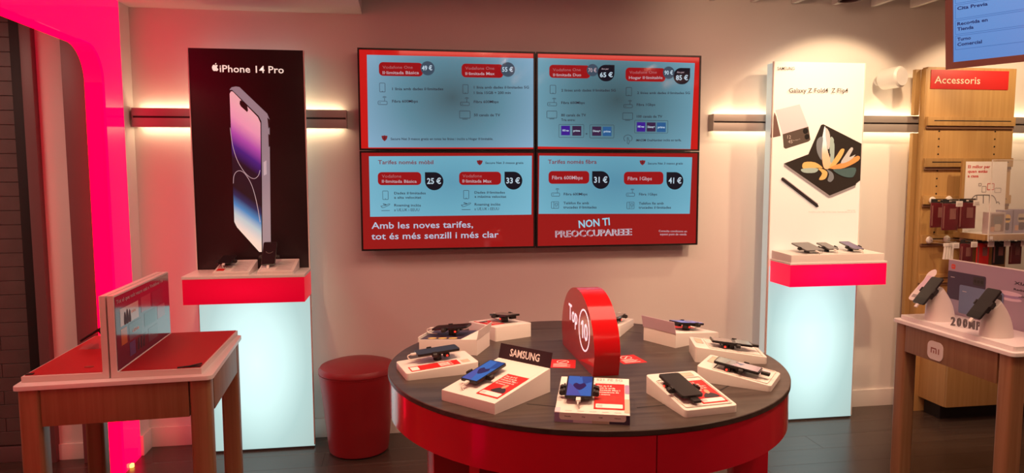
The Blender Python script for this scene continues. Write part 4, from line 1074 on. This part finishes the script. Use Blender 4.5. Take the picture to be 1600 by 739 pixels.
mp_ = MB(FX).poly([(.006, th + .004), (ln - .006, th + .004), (ln - .006, h - .006), (.006, h - .006)], .0012, .0004).build('menu_panel', 'menu_bg', t)
MB(FX).text('Tot el que vols veure està a Vodafone TV', .02, h - .034, .015, .53, 0, 0.0, 0, .0024).build('lettering', 'palegrey_print', mp_)
tiles = [(.05, .175, .24, .24, 0), (.27, .185, .38, .245, 3), (.40, .185, .54, .245, 4), (.05, .105, .11, .165, 5), (.13, .105, .27, .168, 2), (.30, .12, .44, .175, 4), (.46, .12, .56, .175, 3), (.13, .045, .19, .098, 6), (.20, .045, .32, .098, 1), (.34, .05, .46, .105, 2)]
for i, (x0, z0, x1, z1, mi) in enumerate(tiles):
    s = MB(FX).poly([(x0, z0), (x1, z0), (x1, z1), (x0, z1)], z=.0020).build('menu_tile', 'menu_%d' % mi, mp_)
k = MB(FX)
for (x, z, hh, ww) in ((.085, .178, .045, .022), (.108, .178, .052, .024), (.135, .178, .046, .02)): k.poly(bez([(x, z), (x + ww, z), (x + ww * .9, z + hh * .7), (x + ww * .5, z + hh), (x + ww * .1, z + hh * .7)], 3, True), z=.0024)
for i in range(3): k.poly([(.215 + i * .03, .05), (.228 + i * .03, .05), (.235 + i * .03, .094), (.225 + i * .03, .094)], z=.0024)
k.build('printed_figures', 'ink_print', mp_)
MB(FX).text('sèries', .16, .205, .014, .05, 0, .02, 0, .0024).text('cine', .165, .13, .016, .07, 0, .02, 0, .0024).build('lettering', 'white_print', mp_)
t, w, h, th, ln = l_stand('left-hand white L shaped stand with a red mat and small dark device', -1.829, -1)
MB().cyl(.010, th + .0022, th + .004, 20, Matrix.Translation((-.10, .09, 0)) @ Matrix.Diagonal((1.6, 1, 1, 1))).build('cable_hole', 'rust_mark', t)
MB().box(-w + .007, .013, th + .0023, -w + .03, .03, th + .006, .001).build('curled_mat_corner', 'black_rubber', t)
d = thing('tablet', 'dark tablet leaning on a clear wedge stand on the left red mat', 'tablet', (-2.005, -1.16, .8735))
A = R(33)
TM = Matrix.Translation((-.060, -.055, .030)) @ Matrix.Rotation(-A, 4, 'Y')
MB(TM).box(0, 0, 0, .125, .11, .009, .003).build('body', 'phone_dark', d)
MB(TM).box(.006, .006, .0091, .119, .104, .0096).build('screen', 'phone_glass', d)
MB(TM).box(.06, .04, -.022, .085, .07, -.0005, .002).build('holder', 'black_plastic', d)
F = frame((0, .05, 0), (1, 0, 0), (0, 0, 1))
MB(F).poly([(-.072, 0.0), (.05, 0.0), (.045, .085), (-.055, .018)], .10).build('clear_stand', 'clear_acrylic', d)

# the left table group stands turned a little against the wall
pv = Vector((-1.475, -1.612, 0)); 
for o in list(COL.objects):
    if o.parent is None and o.get('category') in ('table', 'tablet', 'display stand') and o.location.x < -1.6 and o.location.y < -0.9:
        an = R(3.5) if o['category'] == 'table' else R(1.3)
        d_ = Matrix.Rotation(an, 3, 'Z') @ (o.location - pv)
        o.location = pv + d_; o.rotation_euler.z += an
# ------------------------------------------------------------------ blocks, tray and phones on the shelves
def shelf_block(label, x, y, z, plabel, up):
    t, b, S, W, sl = block(label, x, y, 0, .185, .23, .016, .055, .010, z=z, tray=False)
    MB(S).ring(rrect(.008, .010, .177, sl - .012, .008, 4), rrect(.011, .013, .174, sl - .015, .006, 4), .0016).build('tray_rim', 'white_plastic', b)
    MB(S).poly([(.088, .02), (.168, .02), (.168, sl - .03), (.088, sl - .03)], z=.0008).build('info_card', 'palegrey_print', b)
    k = MB(S)
    for i in range(9): k.poly([(.094, .045 + i * .017), (.158 - (i % 3) * .012, .045 + i * .017), (.158 - (i % 3) * .012, .048 + i * .017), (.094, .048 + i * .017)], z=.0012)
    k.build('printed_lines', 'grey_print', b)
    if up:
        M = Matrix.Translation((.045, .125, .088)) @ Matrix.Rotation(R(50), 4, 'X') @ Matrix.Translation((0, 0, .012))
        MB().tube([(.045, .135, .035), (.045, .135, .085)], .012, 12).build('post', 'black_plastic', t)
    else:
        MB(S).poly([(.012, .03), (.05, .03), (.05, .07), (.012, .07)], z=.001).build('info_sticker', 'red_print', b)
        M = slope_matrix(.045, .14, .016, .055, .23, .024, 0.0)
    clamp(t, .072, M, led=False, plug=True, l=.148)
    p = phone('smartphone', plabel, w=.072, l=.148); place(p, W, M)
    if up:
        s = [c for c in p.children if c.name.startswith('screen')][0]
        MB().ribbon([(.02 * math.cos(PI * (1.15 + .7 * i / 10)), .02 * math.sin(PI * (1.15 + .7 * i / 10)) + .02) for i in range(11)], .004, .0087).build('wallpaper_shape', 'phone_grey', s)
shelf_block('left of two small white blocks on the shelf under the black poster', -1.768, -0.432, 1.052, 'black phone lying on the left small block under the black poster', False)
shelf_block('right of two small white blocks on the shelf under the black poster', -1.545, -0.432, 1.052, 'black phone propped upright on the right small block under the black poster', True)
t = thing('display_tray', 'white tray with three phones on the right red shelf', 'display block', (1.468, -0.432, 1.048))
b = MB().wedge(.600, .225, .046, .052, 0.0, bev=.002).build('tray_body', 'white_card', t)
S = Matrix.Translation((0, 0, .046)) @ Matrix.Rotation(math.atan2(.006, .225), 4, 'X')
for x0 in (.06, .34, .40): MB(S).poly([(x0, .02), (x0 + .06, .02), (x0 + .06, .05), (x0, .05)], z=.0008).build('info_card', 'palegrey_print', b)
W = Matrix.Translation((1.468, -.432, 1.048))
for (x, y, yaw, w_, l_, lb, fr) in ((.165, .115, 8, .128, .150, 'opened wide grey folding phone, leftmost on the right shelf tray', 'phone_grey'), (.305, .130, 6, .072, .125, 'small grey phone in the middle of the right shelf tray', 'phone_grey'), (.465, .130, 4, .072, .150, 'violet phone, rightmost on the right shelf tray', 'phone_violet')):
    M = Matrix.Translation((x, y, .050)) @ Matrix.Rotation(R(yaw), 4, 'Z') @ Matrix.Rotation(R(13), 4, 'X') @ Matrix.Translation((0, 0, .030))
    clamp(t, w_, M, led=False, plug=True, l=l_)
    p = phone('smartphone', lb, w=w_, l=l_, th=.007, body='phone_grey', front=fr); place(p, W, M)

# ------------------------------------------------------------------ right table: slab, stands, letters, backdrop
sl_ = MB().poly(rrect(-.325, -.335, .325, .335, .012, 4), .021, 0.0, bev=.003).build('display_slab', 'white_gloss', loc=(1.99, -1.445, .85)); tag(sl_, 'thin white slab lying on top of the right oak table', 'slab')
def mi_mark(mb, cx, cz, s, z):
    h = s * .5; w = s * .12
    L = lambda u: cx + u * s
    mb.poly([(L(-.5), cz - h / 2), (L(-.5) + w, cz - h / 2), (L(-.5) + w, cz + h / 2 - w), (L(-.5), cz + h / 2)], z=z)
    mb.poly([(L(-.5), cz + h / 2), (L(-.5) + w, cz + h / 2 - w), (L(.08), cz + h / 2 - w), (L(.14), cz + h / 2)], z=z)
    mb.poly([(L(.14) , cz + h / 2), (L(.08), cz + h / 2 - w), (L(.08), cz - h / 2), (L(.20), cz - h / 2), (L(.20), cz + h / 2 - w)], z=z)
    mb.poly([(L(-.20), cz - h / 2), (L(-.08), cz - h / 2), (L(-.08), cz + h / 2 - 2 * w), (L(-.20), cz + h / 2 - 2 * w)], z=z)
    mb.poly([(L(.38), cz - h / 2), (L(.5), cz - h / 2), (L(.5), cz + h / 2), (L(.38), cz + h / 2)], z=z)
    return mb
FL = frame((1.652, -1.36, .752), (0, -1, 0), (0, 0, 1))      # faces -x
bd = thing('logo_badge', 'white rounded square badge with a letter mark on the right table apron', 'badge', (1.652, -1.372, .752))
F0 = frame((0, 0, 0), (0, -1, 0), (0, 0, 1))
MB(F0).poly(rrect(-.048, -.043, .048, .043, .026, 6), .003, 0.0).build('plate', 'white_plastic', bd)
mi_mark(MB(F0), 0, 0, .052, .0036).build('letter_mark', 'rust_mark', bd)
def curved_stand(label, plabel, x, y):
    t = thing('phone_stand', label, 'phone stand', (x, y, .871))
    rows = []; bm_ = bmesh.new(); n = 28; N = 14
    for i in range(N + 1):
        s = i / N; z = .172 * s
        lx = -.066 + .004 * s                                  # left side almost upright
        rx = .066 - .085 * s ** 2.2                            # right side sweeps over to the top
        cx, ax = (lx + rx) / 2, (rx - lx) / 2; ay = .052 - .016 * s
        rows.append([bm_.verts.new((cx + ax * math.copysign(abs(math.cos(2 * PI * k / n)) ** .85, math.cos(2 * PI * k / n)), ay * math.copysign(abs(math.sin(2 * PI * k / n)) ** .85, math.sin(2 * PI * k / n)), z + (.028 * (cx + ax * math.cos(2 * PI * k / n) + .066) / .13 if i == N else 0) * 0)) for k in range(n)])
    for A_, B_ in zip(rows[:-1], rows[1:]):
        for k in range(n): bm_.faces.new((A_[k], A_[(k + 1) % n], B_[(k + 1) % n], B_[k]))
    bm_.faces.new(rows[-1]); bm_.faces.new(rows[0][::-1])
    # slanted cut at the top
    g = bmesh.ops.bisect_plane(bm_, geom=bm_.verts[:] + bm_.edges[:] + bm_.faces[:], plane_co=(-.062, 0, .108), plane_no=(-.72, 0, .69), clear_outer=True)
    ed = [e for e in g['geom_cut'] if isinstance(e, bmesh.types.BMEdge)]
    bmesh.ops.contextual_create(bm_, geom=ed)
    bmesh.ops.recalc_face_normals(bm_, faces=bm_.faces[:])
    m0 = MB(); m0._add(bm_); m0.build('stand_body', 'white_plastic', t)
    # cradle frame: long side of the phone climbs along +x
    up = Vector((.64, 0, .77)).normalized()
    M = frame((-.052, 0, .124), (0, -1, 0), up)                # normal = x cross y
    nrm = (M.to_3x3() @ Vector((0, 0, 1)))
    M.translation = Vector((-.056, 0, .134)) + nrm * .012
    k = MB(M)
    k.box(-.022, -.028, -.026, .022, .028, -.006, .003)
    for s in (-1, 1):
        k.box(min(s * .02, s * .044), -.008, -.008, max(s * .02, s * .044), .008, -.001, .001).box(min(s * .0385, s * .046), -.012, -.010, max(s * .0385, s * .046), .012, .010, .002)
    k.build('cradle', 'black_rubber', t)
    MB(M).box(-.008, -.100, .000, .008, -.0795, .008, .003).build('charging_plug', 'white_plastic', t)
    p = phone('smartphone', plabel, w=.075, l=.157, front='phone_dark')
    place(p, Matrix.Translation((x, y, .871)), M)
    MB().poly([(-.034, -.074), (.034, -.074), (.034, -.045), (-.034, -.045)], z=.0086).build('home_bar', 'black_plastic', p)
    return t, M
t1, M1 = curved_stand('white curved phone stand with a paper tag, farther left on the right table', 'black phone tilted on the farther curved stand', 1.757, -1.262)
tg = MB().poly(bez([(-.024, -.085), (.024, -.085), (.026, -.02), (.020, .03), (.026, .075), (.0, .100), (-.026, .075), (-.020, .03), (-.026, -.02)], 4, True), .0012)
Mt = Matrix.Translation((1.757, -1.262, .871)) @ M1 @ Matrix.Translation((-.074, .030, -.012))
o = tg.build('paper_tag', 'white_card'); o.matrix_world = Mt; tag(o, 'white paper tag with a bar code sticking up behind the farther phone stand', 'tag')
MB().poly([(-.016, -.074), (.012, -.074), (.012, -.056), (-.016, -.056)], z=.0016).build('bar_code', 'grey_print', o)
MB().poly(rrect(-.018, -.03, .018, .06, .01, 4), z=.0016).build('printed_oval', 'lilac_print', o)
curved_stand('white curved phone stand nearer the front corner of the right table', 'black phone tilted on the nearer curved stand', 1.748, -1.600)
# standing letters
for i, (ch, y, x) in enumerate((('2', -1.372, 1.728), ('0', -1.396, 1.738), ('0', -1.421, 1.747), ('M', -1.446, 1.755), ('P', -1.480, 1.763))):
    F0 = frame((0, 0, 0), (.24, -.97, 0), (0, 0, 1))
    me_, w_ = text_mesh(ch, .02)
    m0 = MB()
    b2 = bmesh.new(); b2.from_mesh(me_)
    for v in b2.verts: v.co = Vector((v.co.x * .028, v.co.y * .040, 0))
    zmin = min(v.co.y for v in b2.verts)
    for v in b2.verts: v.co.y -= zmin
    g = bmesh.ops.extrude_face_region(b2, geom=b2.faces[:])
    for v in [e for e in g['geom'] if isinstance(e, bmesh.types.BMVert)]: v.co.z += .008
    bmesh.ops.recalc_face_normals(b2, faces=b2.faces[:])
    m0._add(b2, F0)
    o = m0.build('standing_letter', 'stone_grey', loc=(x, y, .8712)); tag(o, ['grey standing figure two between the curved stands', 'first grey standing zero between the curved stands', 'second grey standing zero between the curved stands', 'grey standing letter M beside the nearer curved stand', 'grey standing letter P touching the nearer curved stand'][i], 'letter', 'standing letters on the right table')
bp = thing('printed_backdrop', 'lilac printed panel with two phones standing at the middle of the right table', 'panel', (1.93, -1.445, .8712))
MB().box(0, -.34, 0, .012, .345, .268, .001).build('panel', 'panel_lilac', bp)
MB().box(-.001, -.34, .2682, .013, .345, .272).build('top_edge', 'white_plastic', bp)
FB = frame((0, 0, 0), (0, -1, 0), (0, 0, 1))
def printed_phone(y0, y1, z0, z1, m, cam_, h):
    MB(FB).poly(rrect(y0, z0, y1, z1, .008, 4), z=h).build('printed_phone', m, bp)
    MB(FB).poly(rrect(y1 - .075, z1 - .05, y1 - .008, z1 - .008, .006, 3), z=h + .0004).build('printed_camera', cam_, bp)
    for q_ in range(3): MB(FB).poly([(y1 - .062 + q_ * .02 + .008 * math.cos(a * PI / 6), z1 - .03 + .008 * math.sin(a * PI / 6)) for a in range(12)], z=h + .0008).build('printed_lens', 'black_plastic', bp)
    MB(FB).ribbon([(y0 + .02, z1 - .03), (y0 + .045, z1 - .03)], .003, h + .0004).build('printed_line', 'palegrey_print', bp)
printed_phone(-.345 + .0, -.11, .075, .215, 'navy_print', 'print_dark', .0008)
printed_phone(-.265, -.005, .015, .155, 'blue_steel', 'print_dark', .0022)
k = MB(FB).poly(rrect(-.325, .226, -.300, .250, .006, 3), z=.0008).build('letter_badge', 'orange_badge', bp)
mi_mark(MB(FB), -.3125, .238, .014, .0014).build('letter_mark', 'panel_lilac', bp)
for s_, x_, z_, c_, w_ in (('XIAOMI 12', .045, .205, .014, .20), ('Redmi Note', .045, .178, .010, .13), ('200MP', .07, .150, .008, .08)): MB(FB).text(s_, x_, z_, c_, w_, 0, .02, 0, .001).build('lettering', 'ink_print', bp)
for i in range(3): MB(FB).poly([(.02 + .07 * math.cos(a * PI / 12), .135 + i * .012 + .010 * math.sin(a * PI / 12)) for a in range(24)], z=.0007 + i * .0002).build('printed_ring', 'purple_print' if i % 2 else 'lilac_print', bp)

# ------------------------------------------------------------------ wooden gondola against the back wall
gd = thing('wooden_gondola', 'pale oak wall gondola with a red Accessoris sign and peg bars', 'shelf unit', (2.525, 0, 0))
MB().box(0.0, -.150, 0.0, .640, -.105, 2.245, .002).build('back_board', 'pale_oak', gd)
MB().box(-.048, -.105, 0.0, -.012, -.0765, 1.83, .002).box(-.048, -.105, 1.945, -.012, -.0765, 2.235, .002).box(-.010, -.104, 0.0, .64, -.0765, 1.83).build('rear_post', 'pale_oak', gd)
MB().box(-.011, -.150, 0.0, -.0005, -.1055, 2.235, .001).build('edge_lipping', 'pale_oak', gd)
for i, z in enumerate((1.875, 1.612, 1.372, 1.118, .86)):
    br = MB().box(.001, -.172, z, .634, -.1505, z + .056, .0015).build('peg_bar', 'pale_oak', gd)
    MB().box(.045, -.1726, z + .028, .600, -.171, z + .034).build('slot', 'groove_dark', br)
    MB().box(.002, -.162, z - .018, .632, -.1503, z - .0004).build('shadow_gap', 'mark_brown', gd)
k = 0
for z in (1.841, 1.792, 1.743, 1.694, 1.588, 1.538, 1.488, 1.440, 1.33, 1.28, 1.23, 1.19):
    for x in (.102, .508):
        MB(frame((x, -.1506, z), (1, 0, 0), (0, 0, 1))).cyl(.0055, -.0002, .0008, 12).build('peg_hole', 'groove_dark', gd)
sg_ = MB().box(.022, -.1535, 2.108, .582, -.1505, 2.228, .0008).build('sign_panel', 'red_print', gd)
for it in SIGN:
    MB(XZ(-.1535, -2.525, 0)).text(it[1], it[2], it[3], it[6], it[4] - it[2], 0, .005, 0, .0008).build('lettering', 'yellow_pale', sg_)
# hooks and what hangs from them
def hook(label, x, z, ln=.22, tagm='white_card'):
    t = thing('display_hook', label, 'hook', (x, -.172, z))
    FH = frame((0, 0, 0), (1, 0, 0), (0, 0, 1))
    MB(FH).lathe([(0, 0.0), (.022, 0.0), (.024, .004), (.020, .012), (.008, .016), (0, .016)], 24).build('cap', 'white_plastic', t)
    MB().tube([(0, -.014, .006), (0, -ln, .004), (0, -ln - .006, .012)], .0022, 6).tube([(0, -.014, -.012), (0, -ln * .95, -.014), (0, -ln, -.006)], .0018, 6).build('prong', 'metal_grey', t)
    MB().box(-.022, -ln - .010, -.030, .022, -ln - .007, .004, .0008).build('price_holder', tagm, t)
    MB(XZ(-ln - .0105)).poly([(-.016, -.022), (.016, -.022), (.016, -.004), (-.016, -.004)], z=.0004).text('€', -.004, -.017, .009, .008, 0, .01, 0, .0008).build('price_label', 'palegrey_print', t)
    return t
hk = [hook('upper left hook holding red pouches on the oak gondola', 2.582, 1.398), hook('upper second hook holding red pouches on the oak gondola', 2.700, 1.402),
      hook('lower left hook holding white tassels on the oak gondola', 2.574, 1.142), hook('lower second hook on the oak gondola', 2.700, 1.146), hook('lower third hook on the oak gondola', 2.817, 1.146), hook('lower fourth hook on the oak gondola', 2.93, 1.146), hook('lower rightmost hook on the oak gondola', 3.05, 1.146)]
def pouch(label, x, y, ztop, w, h, m='pouch_red', cat='pouch', cardm='pouch_card'):
    t = thing('hanging_pack', label, cat, (x, y, ztop))
    MB().box(-w / 2, -.004, -h, w / 2, .004, -.012, .002).build('pack_body', m, t)
    MB().ring([(-w / 2, -.012), (w / 2, -.012), (w / 2, .012), (-w / 2, .012)], [(-.010, -.004), (.010, -.004), (.010, .006), (-.010, .006)], .002, -.001, frame((0, 0, 0), (1, 0, 0), (0, 0, 1))).build('header', 'black_rubber', t)
    MB().box(-w / 2 + .004, -.0052, -h + .012, -w / 2 + .013, -.0042, -.03).build('label_strip', cardm, t)
    MB().box(-w * .05, -.0050, -h * .62, w * .34, -.0042, -h * .25).build('card', cardm, t)
    return t
pouch('dark red pouch hanging at the back of the upper left hook', 2.576, -.24, 1.398, .11, .170)
pouch('dark red pouch hanging at the front of the upper left hook', 2.582, -.33, 1.398, .11, .180)
pouch('wide dark red pouch hanging on the upper second hook', 2.700, -.33, 1.402, .115, .175)
t = thing('hanging_pack', 'white tasselled pack hanging on the lower left hook', 'pack', (2.578, -.34, 1.142))
MB().box(-.035, -.006, -.026, .035, .006, -.004, .002).build('header', 'white_plastic', t)
for i in range(4): MB().tube([(-.026 + i * .0175, 0, -.026), (-.028 + i * .0175, 0, -.07), (-.031 + i * .018, 0, -.105)], [.006, .0075, .0085], 8).build('tassel', 'white_plastic', t)
for i, (x, m) in enumerate(((2.700, 'pouch_red'), (2.817, 'red_print'), (2.93, 'black_rubber'), (3.05, 'pouch_red'))):
    pouch(['red pack hanging on the lower second hook behind the printed backdrop', 'bright red pack hanging on the lower third hook', 'black pack hanging on the lower fourth hook', 'red pack hanging on the lower rightmost hook'][i], x, -.34, 1.146, .085, .15, m, 'pack')
# shelf with acrylic guard, board and boxed figures
sh = thing('gondola_shelf', 'wooden shelf with a clear acrylic guard fixed to the oak gondola', 'shelf', (2.755, -.172, 1.195))
MB().box(0, -.245, -.012, .75, -.001, 0.0, .001).build('shelf_board', 'white_gloss', sh)
MB().box(0, -.256, -.036, .75, -.2455, .0, .001).build('front_rail', 'pale_oak', sh)
MB().box(-.010, -.256, -.036, -.0005, -.001, .0, .001).build('side_rail', 'pale_oak', sh)
MB().box(.006, -.268, -.040, .75, -.264, .455).build('front_guard', 'clear_acrylic', sh)
MB().box(.002, -.269, -.040, .0055, -.263, .455).box(.002, -.269, .4555, .75, -.263, .459).build('guard_edge', 'acrylic_edge', sh)
for x in (.02, .60): MB().box(x, -.2638, -.03, x + .02, -.2565, -.01).build('guard_spacer', 'white_plastic', sh)
bo = thing('printed_board', 'white printed board with red lettering and a drawn bedstead on the gondola shelf', 'panel', (2.765, -.215, 1.1955))
MB().box(.0, -.006, 0, .305, 0.0, .450, .001).build('board', 'white_card', bo)
MB().box(-.022, -.012, 0, -.0005, .004, .452, .001).build('side_post', 'pale_oak', bo)
XF = XZ(-.221 + .215, -2.765, -1.1955); let = {}
for it in BOARD:
    if it[0] == 't': let.setdefault('red', MB(XF)).text(it[1], it[2], it[3], it[6], it[4] - it[2], 0, .02, 0, .0008)
    elif it[0] == 'sq':
        MB(XF).outline([(it[1], it[2]), (it[3], it[2]), (it[3], it[4]), (it[1], it[4])], .004, .0008).build('drawn_frame', 'red_print' if it[5] == 'red' else 'grey_print', bo)
    else: let.setdefault('ink', MB(XF)).ribbon(bez(it[1], 4), .006, .0008)
let['red'].build('lettering', 'red_print', bo); let['ink'].build('drawn_bedstead', 'stone_grey', bo)
def figure_box(label, x, y, w, h, bg, col):
    t = thing('boxed_figure', label, 'box', (x, y, 1.1955))
    MB().box(0, -.05, 0, w, 0, h, .001).build('box', bg, t)
    XF2 = XZ(-.05)
    MB(XF2).poly(rrect(w * .10, h * .12, w * .90, h * .92, .006, 3), z=.0006).build('box_window', col[2], t)
    MB(XF2).poly(rrect(w * .34, h * .14, w * .72, h * .46, .010, 3), z=.001).build('printed_body', col[0], t)
    MB(XF2).poly(rrect(w * .26, h * .46, w * .80, h * .82, .016, 4), z=.001).build('printed_head', col[1], t)
    MB(XF2).poly(rrect(w * .30, h * .56, w * .76, h * .66, .004, 3), z=.0014).build('printed_glasses', 'ink_print' if col[2] != 'box_inner' else 'stone_grey', t)
    MB(XF2).poly(rrect(w * .10, h * .12, w * .34, h * .34, .004, 3), z=.0012).build('printed_ground', 'skin_print', t)
figure_box('pale printed box, leftmost of three on the gondola shelf', 2.79, -.355, .115, .135, 'box_pale', ('beige_print', 'stone_grey', 'box_inner'))
figure_box('small box with a yellow print, middle of three on the gondola shelf', 2.912, -.32, .075, .145, 'box_blue', ('navy_print', 'yellow_print', 'box_blue'))
figure_box('lilac box with a dark print, rightmost of three on the gondola shelf', 2.995, -.32, .11, .15, 'box_blue', ('navy_print', 'beige_print', 'box_blue'))
# cabinet below
cb = thing('oak_cabinet', 'pale oak cabinet under the gondola behind the right table', 'cabinet', (2.571, -.151, .10))
MB().box(0, -.222, 0, .018, 0.0, .56, .002).build('side_panel', 'pale_oak', cb)
MB().box(.0185, -.222, 0, .80, 0.0, .018).build('bottom_panel', 'pale_oak', cb)
MB().box(.0185, -.222, .542, .80, 0.0, .56).build('top_panel', 'pale_oak', cb)
for x0, x1 in ((.002, .39), (.393, .80)):
    d_ = MB().box(x0, -.240, .002, x1, -.2225, .558, .002).build('door', 'pale_oak', cb)
    MB().box(x1 - .05 if x0 < .1 else x0 + .03, -.252, .40, x1 - .038 if x0 < .1 else x0 + .042, -.2405, .50, .002).build('handle', 'metal_grey', d_)
MB().box(.03, -.16, -.1, .80, -.02, -.0005).build('plinth', 'groove_dark', cb)

# ------------------------------------------------------------------ wall device and queue screen
wd = thing('wall_speaker', 'white cylindrical device on the wall between white poster and gondola', 'speaker', (2.265, 0, 2.175))
ax = Vector((.30, -.95, .02)).normalized()
q_ = ax.to_track_quat('Z', 'Y').to_matrix().to_4x4()
MB().cyl(.030, 0, .02, 24, frame((0.02, 0, -.005), (1, 0, 0), (0, 0, 1)), .003).tube([(0.02, -.018, -.005), (.028, -.055, 0)], .014, 12).build('wall_mount', 'white_plastic', wd)
MB(Matrix.Translation((.018, -.05, 0)) @ q_).cyl(.066, 0, .135, 40, None, .010).build('housing', 'white_plastic', wd)
MB(Matrix.Translation((.018, -.05, 0)) @ q_).cyl(.056, .1352, .137, 40).build('front_cover', 'white_gloss', wd)
# queue screen: hangs from the ceiling, turned to the left and tilted down
xr = Vector((.518, -.855, 0)).normalized()
nrm = Vector((-.855, -.518, 0)).normalized()
tl = R(9)
upv = (Vector((0, 0, 1)) * math.cos(tl) + nrm * math.sin(tl)).normalized()
qs = thing('queue_screen', 'large blue queue screen with a brown bezel hanging at the upper right', 'screen', (1.945, -1.0, 2.095))
QF = frame((0, 0, 0), xr, upv)
Wq, Hq = .98, .56
MB(QF).box(0, 0, -.045, Wq, Hq, -.001, .003).build('casing', 'black_plastic', qs)
MB(QF).ring([(0, 0), (Wq, 0), (Wq, Hq), (0, Hq)], [(.033, .033), (Wq - .033, .033), (Wq - .033, Hq - .033), (.033, Hq - .033)], .012).build('bezel', 'queue_bezel', qs)
dp = MB(QF).poly([(.031, .031), (Wq - .031, .031), (Wq - .031, Hq - .031), (.031, Hq - .031)], .001, .001).build('display', 'scr_queue', qs)
K_ = MB(QF)
rows_ = [('Turno', 'Comercial'), ('Recogida en', 'Tienda'), ('Cita Previa', ''), ('Cita', ''), ('Consultas', '')]
for i, (a_, b_) in enumerate(rows_):
    z0 = .092 + i * .074
    K_.outline([(.042, z0), (Wq - .045, z0), (Wq - .045, z0 + .066), (.042, z0 + .066)], .0022, .0028)
    wa = len(a_) * .0118
    MB(QF).text(a_, .050, z0 + .042, .016, wa, 0, .03, 0, .003).build('lettering', 'scr_queue_ink', dp)
    if b_: MB(QF).text(b_, .050, z0 + .017, .016, len(b_) * .0118, 0, .03, 0, .003).build('lettering', 'scr_queue_ink', dp)
    K_.build('row_frame', 'scr_queue_line', dp); K_ = MB(QF)
MB(QF).box(Wq * .4, Hq * .3, -.09, Wq * .6, Hq * .7, -.0452).build('rear_bracket', 'black_plastic', qs)
cpt = QF @ Vector((Wq * .5, Hq * .6, -.07))
MB().tube([(cpt.x, cpt.y, cpt.z), (cpt.x, cpt.y, 3.1 - 2.095)], .02, 12).build('ceiling_pole', 'black_plastic', qs)
